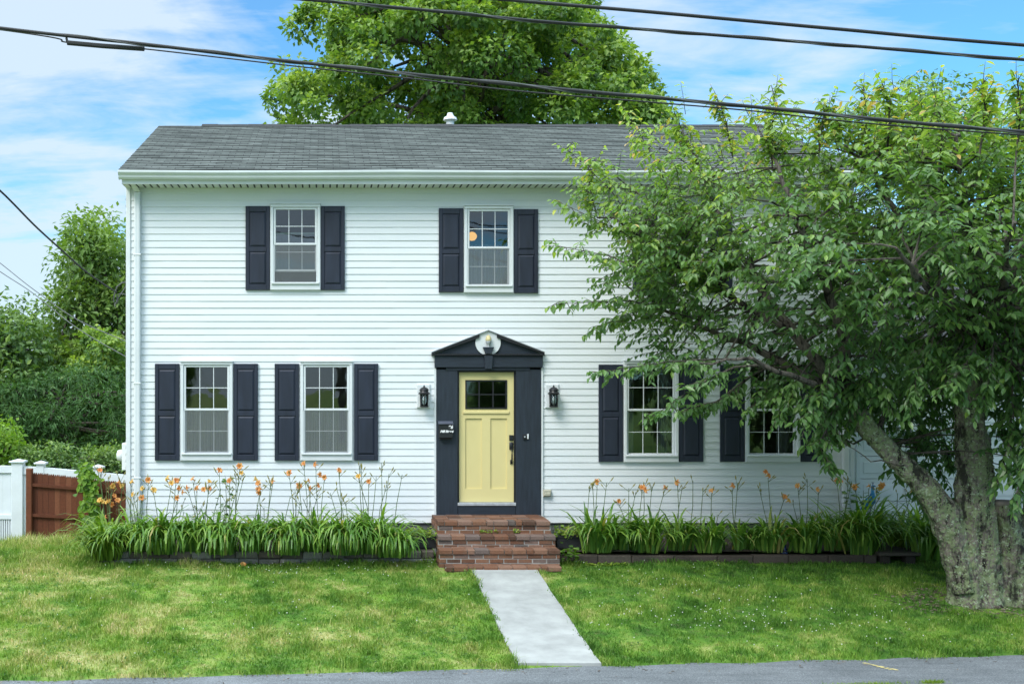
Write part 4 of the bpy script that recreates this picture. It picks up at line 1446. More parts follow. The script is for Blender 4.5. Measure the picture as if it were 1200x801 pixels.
# right bed
lily(700, 16.1, .24, 60, .5, .78, 'daylily with one orange bloom nearest the right side of the brick steps', [(700, 564, 'o'), (691, 566, 'b'), (711, 563, 'b')], 1.)
lily(733, 16.2, .24, 50, .42, .68, 'daylily below the first shutter right of the door with a low bloom', [(725, 587, 'o'), (737, 569, 'b')], 1.)
lily(760, 16.1, .24, 54, .45, .75, 'daylily clump below the window right of the door with two blooms', [(753, 571, 'o', 1), (764, 566, 'b'), (779, 571, 'o')], 1.)
lily(796, 16.2, .24, 46, .42, .66, 'daylily below the gap between the two right windows with a tall bloom', [(794, 565, 'o'), (812, 560, 'b')], 1.)
lily(832, 16.1, .24, 46, .4, .62, 'daylily with one deep orange bloom below the shutters between the right windows', [(834, 575, 'o'), (824, 570, 'b')], 1.)
lily(868, 16.2, .24, 38, .36, .58, 'sparse low daylily with one thin stalk below the last ground floor window', [(858, 569, 'o')], 1.)
lily(905, 16.15, .24, 46, .4, .64, 'daylily below the last ground floor window with its bloom touching the sill', [(900, 557, 'o', 1), (919, 582, 'o', 1)], 1.)
lily(945, 16.1, .24, 60, .45, .72, 'daylily clump below the rightmost shutter with two small blooms', [(935, 569, 'o'), (946, 558, 'b'), (959, 573, 'o')], 1.05)
lily(978, 16.2, .24, 56, .5, .78, 'daylily clump at the right house corner beside the downspout foot', [(981, 563, 'o', 1), (994, 564, 'b')], 1.05)
lily(1012, 16.05, .22, 90, .6, .95, 'tall dense daylily clump in front of the peacock ornament', [(1002, 570, 'o'), (1018, 569, 'o'), (1031, 571, 'p', 1)], .95, front=.35)
lily(1062, 16.5, .24, 40, .5, .75, 'daylily with a faded bloom in front of the garage door', [(1068, 577, 'p'), (1052, 575, 'b'), (1060, 570, 'b')], 1., 'lily_light')
lily(1088, 16.0, .16, 90, .6, .9, 'dense daylily clump close behind the cherry tree trunk, without blooms', [], 1.05)


def leafy(name, label, cat, base, h, n, size, mat, lean=(0, 0), width=.12, group=None):
    L = thing(name, label, cat, base, group)
    mb = MB()
    b0 = np.array(base, float); top = b0 + np.array([lean[0], lean[1], h])
    mb.tube([b0, b0 * .5 + top * .5 + np.array([.02, 0, 0]), top], [.008, .006, .003], 5)
    mb.build('stem', M['stem'], L)
    t = rng.uniform(.12, 1, n)
    pos = b0 + (top - b0) * t[:, None] + np.stack([rng.normal(0, width * .35, n), rng.normal(0, width * .35, n), rng.normal(0, .02, n)], 1)
    az = rng.uniform(0, 2 * math.pi, n)
    d = np.stack([np.cos(az), np.sin(az), rng.normal(.05, .3, n)], 1)
    nr = np.stack([rng.normal(0, .3, n), rng.normal(-.2, .3, n), np.ones(n)], 1)
    Ls = size * rng.uniform(.6, 1.2, n)
    leaves('foliage', L, M[mat], pos, d, nr, Ls, Ls * .6, rng.uniform(.1, .5, n), rng.uniform(0, 1, n))
    return L


leafy('leafy_weed', 'tall thin leafy weed among the lilies between the two left windows', 'weed', P(264, 625, 16.4), .85, 40, .085, 'weed', (0.0, 0), .16)
leafy('leafy_weed', 'broad dark leafy weed low in the lilies between the two left windows', 'weed', P(266, 640, 15.9), .38, 34, .12, 'weed', (0.02, -.05), .22)
leafy('leafy_weed', 'leafy green sapling weed beside the peacock ornament', 'weed', P(1008, 630, 16.5), .72, 130, .10, 'weed', (.05, 0), .34)
leafy('leafy_weed', 'low broad-leaved weed at the right foot of the brick steps', 'weed', P(664, 656, 15.6), .22, 30, .12, 'weed', (.04, -.03), .22)

# climbing vine on the brown fence
vb = P(106, 622, 18.4)
vn = thing('climbing_vine', 'bright green leafy vine climbing over the brown wooden fence', 'vine', vb)
mb = MB(); mb.tube([vb, P(104, 590, 18.42), P(108, 565, 18.45), P(103, 548, 18.5)], [.012, .01, .008, .004], 5); mb.build('stem', M['stem'], vn)
n = 330
tt = rng.uniform(0, 1, n)
pp = np.array([P(105 + 10 * math.sin(q * 5) * .3 + rng.normal(0, 4.2 + 2.5 * (1 - abs(2 * q - 1))), 620 - 76 * q + rng.normal(0, 2), 18.3 + rng.uniform(-.15, .12)) for q in tt])
leaves('foliage', vn, M['vine'], pp, np.stack([rng.normal(0, .7, n), rng.normal(-.5, .3, n), rng.normal(-.5, .4, n)], 1), np.stack([rng.normal(0, .5, n), -np.ones(n), rng.normal(.7, .3, n)], 1), rng.uniform(.07, .13, n), rng.uniform(.06, .11, n), rng.uniform(.1, .4, n), rng.uniform(0, 1, n))

# ground cover in the right bed and by the steps (nobody could count it)
parts = [small_leaf_patch(500, 8.2, 9.6, 16.5, 17.45, .28, .30, .06), small_leaf_patch(260, 6.9, 8.3, 16.5, 16.9, .24, .14, .05), small_leaf_patch(360, 3.4, 6.6, 16.3, 16.9, .24, .12, .05),
         small_leaf_patch(220, 3.5, 4.4, 15.62, 15.74, .05, .05, .05)]
arr = [np.concatenate([p[i] for p in parts]) for i in range(7)]
gc = leaves('ground_cover', None, M['cover'], *arr)
tag(gc, 'yellow-green leafy ground cover spreading through the bed right of the steps', 'ground cover', kind='stuff')

# small pieces of moss-weed on the steps
nn = 60
pos = np.concatenate([np.stack([rng.uniform(2.28, 2.56, 40), rng.uniform(16.04, 16.09, 40), rng.uniform(.48, .525, 40)], 1), np.stack([rng.uniform(2.78, 2.86, 20), rng.uniform(16.04, 16.09, 20), rng.uniform(.48, .525, 20)], 1)])
sw_ = leaves('step_weeds', None, M['cover'], pos, rng.normal(0, 1, (nn, 3)) + np.array([0, -.6, .3]), np.stack([rng.normal(0, .4, nn), -np.ones(nn) * .5, np.ones(nn)], 1), rng.uniform(.02, .045, nn), rng.uniform(.015, .035, nn), rng.uniform(0, .4, nn), rng.uniform(0, 1, nn))
tag(sw_, 'small green weeds sprouting from the joint of the second brick step', 'weeds', kind='stuff')

# peacock ornament and the small dark blue one
pk0 = P(1018, 622, 16.75)
pk = thing('peacock_ornament', 'glazed blue peacock garden ornament in front of the white garage door', 'garden ornament', pk0)
mb = MB()
c0 = P(1018, 588, 16.75)
def pp_(dx, dz, dy=0): return c0 + np.array([dx, dy, dz])
mb.tube([pp_(-.13, -.17), pp_(-.08, -.10), pp_(-.015, -.03), pp_(.035, .03), pp_(.06, .09), pp_(.062, .15), pp_(.058, .20), pp_(.06, .235), pp_(.075, .25), pp_(.085, .252)], [.012, .045, .075, .072, .045, .026, .02, .024, .022, .006], 12)
mb.build('body', M['blue'], pk, True)
mb = MB()
mb.tube([pp_(.088, .25), pp_(.115, .238)], [.009, .001], 6)
for k in range(3):
    mb.tube([pp_(.065, .265), pp_(.045 + .018 * k, .31)], [.002, .003], 4)
mb.build('crest', M['blue_dark'], pk)
mb = MB()
for q in (-.02, .025):
    mb.tube([pp_(q, -.06), pp_(q, -.45)], .007, 5)
mb.build('leg', M['black'], pk)
o0 = P(919, 655, 15.98)
mb = MB()
mb.lathe([(.0, 0), (.04, .005), (.05, .03), (.055, .07), (.045, .11), (.028, .14), (.024, .165), (.034, .18), (.03, .185), (.0, .18)], o0 + np.array([0, 0, .03]), 14)
oo = mb.build('garden_ornament', M['blue_dark'], None, True, loc=o0)
tag(oo, 'small dark blue glazed vase half hidden in the lilies under the right window', 'garden ornament')

# a dropped bloom on the lawn
fl = P(285, 661, 15.5); fl[2] = gz(fl[0], fl[1]) + .05
fo = flower(fl, None, 'o', (.2, -.5, .8))
fo.name = 'fallen_bloom'
tag(fo, 'fallen orange daylily bloom lying on the grass below the left bed', 'flower')


# ------------------------------------------------------------------ trees
def fractal_tube(mb, p0, p1, r0, r1, n=5, wob=.06, segs=5, sag=.0):
    p0 = np.array(p0, float); p1 = np.array(p1, float)
    L = np.linalg.norm(p1 - p0)
    pts = []
    for i in range(segs + 1):
        t = i / segs
        w = math.sin(math.pi * t) * L * wob
        pts.append(p0 + (p1 - p0) * t + np.array([random.gauss(0, .5), random.gauss(0, .5), random.gauss(0, .3)]) * w + np.array([0, 0, sag * L * math.sin(math.pi * t)]))
    mb.tube(pts, [r0 + (r1 - r0) * (i / segs) for i in range(segs + 1)], n)
    return pts


def crown_points(poly, Yc, thick, n, mind, yclamp=None, grow=1.0, minh=.3, edge=4.):
    """Clump centres through a crown volume: outline in view, rounded in depth."""
    poly = np.array(poly, float)
    lo, hi = poly.min(0), poly.max(0)
    out = []
    tries = 0
    while len(out) < n and tries < 400:
        tries += 1
        xs = rng.uniform(lo[0], hi[0], 300); ys = rng.uniform(lo[1], hi[1], 300)
        ok = in_poly(xs, ys, poly)
        xs, ys = xs[ok], ys[ok]
        ed = edge_dist(xs, ys, poly)
        for x, y, e in zip(xs, ys, ed):
            if e < edge: continue
            yc = Yc(x) if callable(Yc) else Yc
            em = e * yc / F
            h = min(thick(x) if callable(thick) else thick, minh + grow * em)
            Y = yc + h * random.choice((-1, 1)) * (random.random() ** .55)
            if yclamp: Y = min(max(Y, yclamp[0]), yclamp[1])
            p = P(x, y, Y)
            if all((p[0] - q[0]) ** 2 + (p[1] - q[1]) ** 2 + (p[2] - q[2]) ** 2 > mind * mind for q in out):
                out.append(p)
                if len(out) >= n: break
    return np.array(out)


def far_tree(name, label, poly, Yc, thick, nclump, rad, per, leaf, mat, trunk, group=None, mind=None, tr=.25, shape=.72, limbs=10, yellow=.0, flat=.75, minh=.8, lobe=None):
    base = np.array(trunk[0], float)
    T = thing(name, label, 'tree', base, group)
    if lobe:
        Lb = crown_points(poly, Yc, thick, lobe[0], lobe[1] * 1.05, None, .9, minh, 34)
        C = []
        c0 = Lb.mean(0)
        for q in Lb:
            o_ = unit(q - c0)
            rl = lobe[1] * U(.75, 1.15)
            for _ in range(lobe[2]):
                w_ = unit(rng.normal(0, 1, 3) + o_ * .5 + np.array([0, -.3, .65]))
                C.append(q + w_ * rl * np.array([1, 1, .8]))
        C = np.array(C)
    else:
        C = crown_points(poly, Yc, thick, nclump, mind or rad * .55, None, .9, minh, 6)
    cen = C.mean(0)
    topz = C[:, 2].max(); lowz = C[:, 2].min()
    mb = MB()
    pts = [np.array(p, float) for p in trunk]
    mb.tube(pts, [tr * (1 - .72 * i / max(1, len(pts) - 1)) for i in range(len(pts))], 9)
    idx = rng.permutation(len(C))
    for i in idx[:limbs * 4]:
        k = random.randrange(max(1, len(pts) // 2), len(pts))
        fractal_tube(mb, pts[k], C[i], tr * .28, .02, 5, .05, 4, .04)
    mb.build('trunk', M['bark2'], T)
    Ps, Ds, Ns, Rs, Ls = [], [], [], [], []
    for c in C:
        r = rad * U(.65, 1.3)
        m = int(per * U(.7, 1.3))
        v = unit(rng.normal(0, 1, (m, 3)))
        out = unit(c - cen)[None, :]
        keep = rng.uniform(0, 1, m) < .35 + .65 * (.5 + .5 * (v @ (out[0] * .5 + np.array([0, 0, .7]))))
        v = v[keep]; m = len(v)
        rr = r * rng.uniform(.35, 1., m)[:, None] ** .6
        p = c + v * rr * np.array([1, 1, flat]) + rng.normal(0, r * .08, (m, 3))
        d = v * .8 + rng.normal(0, .6, (m, 3)) + np.array([0, 0, -.35])
        nr = v * .9 + rng.normal(0, .45, (m, 3)) + np.array([0, 0, .9])
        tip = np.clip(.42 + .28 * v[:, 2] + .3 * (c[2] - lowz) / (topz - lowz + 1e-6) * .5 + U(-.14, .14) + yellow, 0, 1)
        Ps.append(p); Ds.append(d); Ns.append(nr); Rs.append(np.clip(tip + rng.normal(0, .14, m), 0, 1)); Ls.append(leaf * rng.uniform(.6, 1.25, m))
    Pn = np.concatenate(Ps); L = np.concatenate(Ls)
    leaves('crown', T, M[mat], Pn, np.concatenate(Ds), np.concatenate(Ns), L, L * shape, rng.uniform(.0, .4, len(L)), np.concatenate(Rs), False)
    return T


maple_poly = [(330, 190), (326, 120), (324, 95), (345, 66), (370, 48), (378, 20), (400, -10), (450, -50), (560, -75), (640, -45), (690, 0), (708, 30), (722, 62), (742, 84), (764, 94), (768, 125), (775, 160), (770, 210), (340, 210)]
TY = 31.0
far_tree('maple_tree', 'large bright green maple rising behind the roof ridge', maple_poly, TY, 3.4, 170, .52, 200, .165, 'maple',
         [P(560, 620, TY), P(560, 420, TY), P(550, 250, TY), P(545, 150, TY), P(540, 60, TY), P(560, 0, TY)], tr=.38, limbs=14, yellow=.08, lobe=(46, 1.2, 12))
far_tree('leafy_tree', 'tall feathery green tree behind the fences, close to the left house corner', [(38, 560), (36, 430), (42, 390), (58, 350), (76, 320), (80, 285), (92, 264), (112, 260), (128, 272), (138, 292), (152, 318), (175, 360), (200, 420), (205, 560)], 30., 2.6, 150, .75, 330, .18, 'mid_leaf',
         [P(108, 600, 30), P(108, 480, 30), P(106, 380, 30), P(108, 320, 30), P(112, 280, 30)], 'trees behind the fences', tr=.2, shape=.5, flat=1.)
far_tree('leafy_tree', 'dark spreading tree cut by the left edge of the photo behind the white fence', [(-160, 560), (-160, 330), (-90, 300), (-40, 340), (2, 362), (28, 378), (46, 410), (56, 470), (50, 560)], 27.5, 2.4, 110, .8, 330, .18, 'dark_leaf',
         [P(-30, 600, 27.5), P(-30, 480, 27.5), P(-35, 400, 27.5), P(-30, 350, 27.5)], 'trees behind the fences', tr=.22, shape=.55, flat=.8)
far_tree('conifer_tree', 'dark green low conifer boughs between the two taller trees on the left', [(-30, 545), (0, 460), (40, 420), (60, 430), (90, 440), (150, 430), (170, 470), (180, 540)], 26., 1.4, 75, .6, 340, .15, 'needle',
         [P(52, 600, 26.3), P(50, 540, 26.3), P(62, 500, 26.3), P(72, 470, 26.3)], 'trees behind the fences', tr=.12, shape=.22, flat=.45)
far_tree('leafy_tree', 'dark tree top showing above the cherry tree on the right', [(1030, 330), (1030, 160), (1045, 122), (1078, 94), (1108, 90), (1126, 118), (1136, 170), (1150, 330)], 30., 1.4, 42, .7, 260, .17, 'dark_leaf',
         [P(1090, 600, 30), P(1088, 400, 30), P(1088, 240, 30), P(1092, 150, 30)], None, tr=.2, shape=.55)
far_tree('shrub', 'bright yellow-green shrub behind the white fence at the left edge', [(-40, 560), (-40, 505), (-10, 490), (12, 497), (22, 520), (24, 560)], 21.5, .7, 26, .36, 240, .10, 'vine',
         [P(0, 600, 21.5), P(0, 540, 21.5), P(2, 515, 21.5)], None, tr=.04, shape=.6, minh=.4)
far_tree('hedge', 'clipped green hedge just behind the white fence rail', [(22, 565), (24, 526), (60, 522), (100, 524), (150, 530), (165, 536), (165, 565)], 21.5, .6, 46, .34, 260, .09, 'dark_leaf',
         [P(85, 610, 21.5), P(85, 560, 21.5), P(86, 540, 21.5)], None, tr=.04, shape=.6, minh=.4)
far_tree('vine_tree', 'light green vine-draped tree crown against the dark trees by the house', [(90, 470), (92, 410), (104, 388), (128, 385), (142, 400), (148, 440), (146, 520), (128, 525), (118, 480)], 27., .7, 34, .42, 220, .13, 'maple',
         [P(120, 600, 27.2), P(120, 500, 27.2), P(118, 420, 27.2)], 'trees behind the fences', tr=.1, shape=.7, minh=.4)

# trees and houses of the street behind the camera (they show in the window glass)
for k, (tx, ty) in enumerate(((-9., -19.), (1.0, -24.), (9.5, -20.), (19., -23.))):
    T0 = bpy.data.objects['maple_tree'] if k % 2 else bpy.data.objects['leafy_tree']
    c = T0.copy(); COL.objects.link(c); c.location = (tx, ty, -.4); c.rotation_euler = (0, 0, 1.3 * k + .6)
    s_ = (.62 if k % 2 else .95); c.scale = (s_, s_, s_ * (.85 if k % 2 else 1.1))
    c['label'] = ('leafy street tree across the road, first of four seen in the window glass', 'round maple across the road, second of four seen in the window glass',
                  'leafy street tree across the road, third of four seen in the window glass', 'round maple across the road, last of four seen in the window glass')[k]
    c['group'] = 'street trees across the road'
    for ch in T0.children:
        d = ch.copy(); COL.objects.link(d); d.parent = c

# ------------------------------------------------------------------ cherry tree
TYc = 14.0
tb = P(1150, 705, TYc)
cherry = thing('cherry_tree', 'large leafy cherry tree with forked lichen-covered trunk on the front lawn', 'tree', tb)
mb = MB()
def lump(pts, rads, n=18):
    """Irregular stem: ring radii wander with angle and height."""
    base = len(mb.V)
    pts = [np.array(p, float) for p in pts]
    # resample
    P2, R2 = [], []
    for i in range(len(pts) - 1):
        for q in range(5):
            t = q / 5
            P2.append(pts[i] * (1 - t) + pts[i + 1] * t); R2.append(rads[i] * (1 - t) + rads[i + 1] * t)
    P2.append(pts[-1]); R2.append(rads[-1])
    # smooth the polyline
    for _ in range(3):
        P2 = [P2[0]] + [(P2[i - 1] + 2 * P2[i] + P2[i + 1]) / 4 for i in range(1, len(P2) - 1)] + [P2[-1]]
    ph = [U(0, 6.28) for _ in range(6)]
    for i, p in enumerate(P2):
        t = P2[min(i + 1, len(P2) - 1)] - P2[max(i - 1, 0)]; t /= np.linalg.norm(t)
        a = np.cross(t, (0, 1., .05)); a /= np.linalg.norm(a); b = np.cross(t, a)
        for k in range(n):
            w = 2 * math.pi * k / n
            h = i * .22
            rr = R2[i] * (1 + .09 * math.sin(3 * w + ph[0] + h * .5) + .06 * math.sin(5 * w + ph[1] - h) + .05 * math.sin(2 * w + ph[2] + h * 1.7) + .04 * math.sin(8 * w + ph[3] + h * .6) + .03 * random.gauss(0, 1) * .5)
            mb.V.append(tuple(p + rr * (math.cos(w) * a + math.sin(w) * b)))
    m_ = len(P2)
    for i in range(m_ - 1):
        for k in range(n):
            k2 = (k + 1) % n
            mb.face((base + i * n + k, base + i * n + k2, base + (i + 1) * n + k2, base + (i + 1) * n + k))
    mb.face([base + k for k in reversed(range(n))]); mb.face([base + (m_ - 1) * n + k for k in range(n)])
def Q3(px, py, dY=0.): return P(px, py, TYc + dY)
lump([Q3(1146, 725), Q3(1143, 690), Q3(1140, 640), Q3(1140, 590), Q3(1142, 540), Q3(1137, 500), Q3(1138, 460), Q3(1140, 420), Q3(1138, 380, -.1)], [.35, .285, .25, .23, .205, .17, .165, .155, .13])
lump([Q3(1132, 690, -.05), Q3(1118, 630, -.05), Q3(1096, 585, -.08), Q3(1062, 548, -.1), Q3(1028, 515, -.1), Q3(1003, 485, -.12), Q3(985, 462, -.12)], [.22, .185, .158, .138, .122, .11, .10])
lump([Q3(1188, 728, -.05), Q3(1186, 690, -.05), Q3(1182, 640, -.04), Q3(1178, 605, -.04), Q3(1177, 590, -.04)], [.25, .215, .195, .185, .175])
lump([Q3(1126, 728, .0), Q3(1132, 680, -.02), Q3(1134, 630, -.02)], [.22, .18, .13])
lump([Q3(1205, 725, .25), Q3(1208, 660, .25), Q3(1215, 600, .3), Q3(1232, 520, .35), Q3(1255, 440, .4), Q3(1270, 360, .4)], [.25, .20, .165, .15, .14, .115])
tk = mb.build('trunk', [M['bark']], cherry, True)
rm = tk.modifiers.new('fuse', 'REMESH'); rm.mode = 'VOXEL'; rm.voxel_size = .016; rm.use_smooth_shade = True
sm = tk.modifiers.new('smooth', 'SMOOTH'); sm.factor = .5; sm.iterations = 2
tx = bpy.data.textures.new('bark_relief', 'CLOUDS'); tx.noise_scale = .16; tx.noise_depth = 4
dm = tk.modifiers.new('relief', 'DISPLACE'); dm.texture = tx; dm.strength = .075; dm.mid_level = .5
tx2 = bpy.data.textures.new('bark_crust', 'CLOUDS'); tx2.noise_scale = .035; tx2.noise_depth = 3
dm2 = tk.modifiers.new('crust', 'DISPLACE'); dm2.texture = tx2; dm2.strength = .035; dm2.mid_level = .5
mb = MB()
c_ = Q3(1177, 588, -.04)
mb.lathe([(.165, -.05), (.185, .0), (.15, .02), (.06, .004), (.0, -.004)], c_, 18)
mb.build('cut_stump', M['cut'], cherry)

# limbs: hand-laid polylines (px, py, Y)
LIMBS = [
    ([(990, 468, 13.9), (955, 420, 13.9), (925, 385, 14.1), (885, 325, 14.5), (850, 268, 14.8), (825, 215, 15.)], .085),
    ([(990, 468, 13.9), (930, 430, 14.4), (870, 400, 15.), (800, 375, 15.3), (745, 345, 15.4)], .07),
    ([(990, 468, 13.9), (990, 400, 13.4), (965, 330, 13.2), (930, 250, 13.4), (905, 180, 13.8)], .085),
    ([(990, 468, 13.9), (940, 445, 13.2), (880, 420, 12.9), (820, 425, 13.0)], .05),
    ([(925, 385, 14.1), (840, 340, 14.2), (770, 300, 14.5), (720, 255, 14.7)], .045),
    ([(885, 325, 14.5), (830, 290, 15.2), (770, 245, 15.6), (720, 205, 15.8)], .04),
    ([(1138, 400, 14.), (1100, 340, 13.8), (1060, 270, 13.8), (1020, 190, 14.)], .10),
    ([(1138, 400, 14.), (1145, 320, 13.4), (1130, 240, 13.0), (1120, 160, 13.2)], .10),
    ([(1138, 400, 14.), (1120, 370, 13.0), (1080, 330, 12.2), (1050, 290, 11.7)], .07),
    ([(1138, 400, 14.), (1170, 360, 13.0), (1180, 310, 12.1), (1190, 260, 11.5)], .07),
    ([(1138, 400, 14.), (1090, 370, 14.8), (1040, 320, 15.5), (990, 260, 15.9)], .07),
    ([(1138, 400, 14.), (1200, 330, 14.8), (1260, 260, 15.2), (1300, 200, 15.)], .09),
    ([(1270, 360, 14.4), (1330, 300, 14.2), (1390, 260, 14.)], .07),
    ([(1270, 360, 14.4), (1290, 260, 13.4), (1290, 180, 13.)], .07),
    ([(1138, 400, 14.), (1180, 420, 13.2), (1220, 460, 12.6), (1240, 500, 12.4)], .04),
    ([(1062, 545, 13.8), (1045, 520, 14.4), (1010, 500, 14.7), (960, 498, 14.9)], .022),
    ([(1028, 515, 13.9), (1040, 470, 14.6), (1075, 440, 15.2)], .04),
    ([(1062, 545, 13.8), (1020, 540, 13.6), (985, 515, 13.5)], .012),
]
mb = MB()
SK = []
for pl, r in LIMBS:
    pts = [P(*q) for q in pl]
    fine = []
    for i in range(len(pts) - 1):
        for q in range(4):
            t = q / 4
            fine.append(pts[i] * (1 - t) + pts[i + 1] * t + rng.normal(0, .018, 3) * (1 if i + q else 0))
    fine.append(pts[-1])
    m_ = len(fine)
    mb.tube(fine, [r * (1 - .78 * i / (m_ - 1)) for i in range(m_)], 8)
    SK += [(p, r * (1 - .78 * i / (m_ - 1))) for i, p in enumerate(fine) if i > 1]
SKP = np.array([p for p, _ in SK]); SKR = np.array([r for _, r in SK])

poly = [(688, 250), (700, 205), (740, 178), (762, 150), (800, 150), (850, 134), (905, 130), (950, 145), (1000, 134), (1040, 118), (1085, 108), (1130, 126), (1190, 122), (1240, 100), (1330, 120), (1420, 200), (1440, 320), (1380, 440), (1290, 560), (1180, 558), (1168, 500), (1160, 440), (1125, 430), (1110, 455), (1075, 440), (1020, 455), (985, 515), (955, 490), (930, 455), (890, 440), (860, 432), (800, 436), (760, 412), (740, 385), (702, 350), (690, 300)]
def ycen(x): return 15.3 if x < 720 else (15.3 - 1.4 * (x - 720) / 330 if x < 1050 else 13.9)
def thk(x): return .75 if x < 760 else (.75 + 2.2 * (x - 760) / 260 if x < 1020 else 2.95)
C = crown_points(poly, ycen, thk, 600, .33, (10.7, 16.35), 1.15, .3, 5)
# fewer clumps in the thin left part so the house shows through
keep = []
for c in C:
    px = CX + c[0] * F / c[1]
    keep.append(random.random() < (.50 if px < 780 else .60 if px < 880 else .78 if px < 980 else .95))
C = C[np.array(keep)]
C = np.concatenate([C, crown_points([(1000, 470), (1060, 420), (1118, 425), (1112, 545), (1085, 545), (1050, 505)], 15.0, .5, 26, .26, None, 1., .4, 2)])
# leaf sprays low over the right windows and sticking out of the outline: polylines of (px, py, Y)
SPRAYS = [
    [(770, 300, 14.6), (715, 222, 14.7), (664, 174, 14.8)], [(800, 320, 14.8), (730, 272, 14.8), (658, 238, 14.9)], [(790, 335, 14.2), (715, 300, 14.2), (654, 288, 14.2)],
    [(820, 375, 14.6), (740, 352, 14.5), (650, 356, 14.4)], [(800, 375, 15.2), (745, 365, 15.), (697, 384, 14.9)], [(790, 232, 15.6), (760, 175, 15.6), (737, 134, 15.6)],
    [(850, 420, 14.), (780, 424, 13.8), (702, 436, 13.6)], [(860, 430, 13.6), (820, 450, 13.5), (768, 486, 13.4)], [(905, 200, 13.8), (905, 150, 13.8), (908, 108, 13.8)],
    [(830, 215, 15.), (805, 165, 15.), (792, 136, 15.)], [(1148, 180, 12.4), (1155, 130, 12.4), (1152, 98, 12.4)], [(1190, 190, 12.), (1196, 130, 12.), (1192, 96, 12.)],
    [(1015, 185, 14.), (1015, 140, 14.), (1012, 106, 14.)], [(860, 190, 15.), (850, 140, 15.), (842, 118, 15.)], [(960, 180, 13.8), (962, 150, 13.8), (972, 122, 13.8)],
    [(930, 425, 14.2), (905, 450, 14.2), (880, 478, 14.1)], [(945, 430, 13.8), (925, 460, 13.7), (912, 488, 13.7)], [(985, 470, 13.7), (960, 520, 13.6), (975, 548, 13.6)],
    [(880, 440, 14.4), (840, 470, 14.4), (808, 478, 14.4)], [(1000, 520, 14.5), (975, 505, 14.6), (955, 515, 14.6)], [(1130, 400, 13.2), (1110, 430, 12.9), (1125, 460, 12.8)],
    [(1165, 400, 13.), (1160, 440, 12.8), (1150, 470, 12.8)], [(1080, 260, 13.), (1020, 440, 13.4), (1000, 462, 13.5)], [(1050, 535, 14.1), (1072, 560, 14.2), (1083, 588, 14.2)],
    [(1185, 420, 13.4), (1188, 500, 13.2), (1170, 560, 13.2)], [(1215, 430, 12.8), (1205, 520, 12.8), (1190, 585, 12.8)], [(700, 255, 15.2), (690, 215, 15.3), (700, 190, 15.3)], [(1040, 180, 13.2), (1042, 130, 13.2), (1036, 104, 13.2)],
    [(1100, 200, 12.4), (1105, 150, 12.4), (1098, 118, 12.4)],
    [(850, 330, 14.4), (800, 300, 14.2), (748, 262, 14.2)], [(860, 360, 14.2), (815, 320, 14.), (765, 290, 14.)], [(880, 300, 14.2), (840, 262, 14.1), (800, 240, 14.1)], [(900, 330, 14.), (850, 300, 13.9), (812, 318, 13.8)],
    [(1000, 440, 13.5), (1030, 452, 13.3), (1045, 476, 13.3)], [(985, 440, 13.5), (960, 462, 13.3), (945, 490, 13.3)], [(1100, 400, 13.2), (1075, 436, 12.9), (1068, 470, 12.9)], [(1145, 400, 13.), (1130, 430, 12.7), (1108, 452, 12.6)],
]
cen = P(1080, 330, 14.)
LP, LD, LN, LL, LR = [], [], [], [], []


def twig(p, d, length, tone, step=.042, lsz=.132, tipc=False):
    """A leafy shoot: alternate drooping leaves, the youngest at the tip."""
    d = unit(np.array(d, float))
    k = max(3, int(length / step))
    pts = [np.array(p, float)]
    for i in range(k):
        t = i / k
        d = unit(d + np.array([random.gauss(0, .05), random.gauss(0, .05), -.035 + random.gauss(0, .04)]))
        pts.append(pts[-1] + d * step)
        s = unit(np.cross(d, (0.05, .02, 1.)))
        sg = 1 if i % 2 else -1
        ld = d * U(.25, .7) + s * sg * U(.6, 1.) + np.array([U(-.15, .15), U(-.15, .15), -U(.15, .75)])
        LP.append(pts[-1]); LD.append(ld)
        LN.append(np.array([random.gauss(0, .35), random.gauss(-.12, .35), 1.]))
        LL.append(lsz * U(.65, 1.2) * (1 - .25 * t))
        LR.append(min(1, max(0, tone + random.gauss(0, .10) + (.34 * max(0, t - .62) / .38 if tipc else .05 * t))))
    mb.tube([pts[0], pts[len(pts) // 2], pts[-1]], [.006, .004, .002], 3, cap=False)


C = np.concatenate([C, crown_points([(748, 235), (800, 228), (862, 236), (868, 345), (800, 355), (752, 335)], 14.6, .7, 26, .24, None, 1., .4, 2)])
C = np.concatenate([C, crown_points([(1000, 440), (985, 300), (1010, 160), (1060, 125), (1180, 130), (1300, 140), (1350, 330), (1250, 480), (1150, 430), (1060, 430)], 14.6, 1.6, 80, .3, (11, 16.5), 1., .4, 2)])
for c in C:
    j = int(np.argmin(np.sum((SKP - c) ** 2, 1) + .6 * np.maximum(0, SKP[:, 2] - c[2])))
    fractal_tube(mb, SKP[j], c, min(.022, SKR[j] * .7), .006, 4, .05, 4, .05)
    out = unit(c - cen)
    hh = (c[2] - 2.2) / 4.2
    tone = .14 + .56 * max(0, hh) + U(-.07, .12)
    px = CX + c[0] * F / c[1]
    nt_ = random.randint(7, 11) if px > 860 else random.randint(7, 10)
    for _ in range(nt_):
        d = out * U(.2, 1.) + np.array([random.gauss(0, .6), random.gauss(0, .6), random.gauss(.15, .45)])
        twig(c + rng.normal(0, .10, 3), d, U(.26, .52), tone, lsz=.132 if px > 900 else .115, tipc=(random.random() < .25 + .3 * hh))
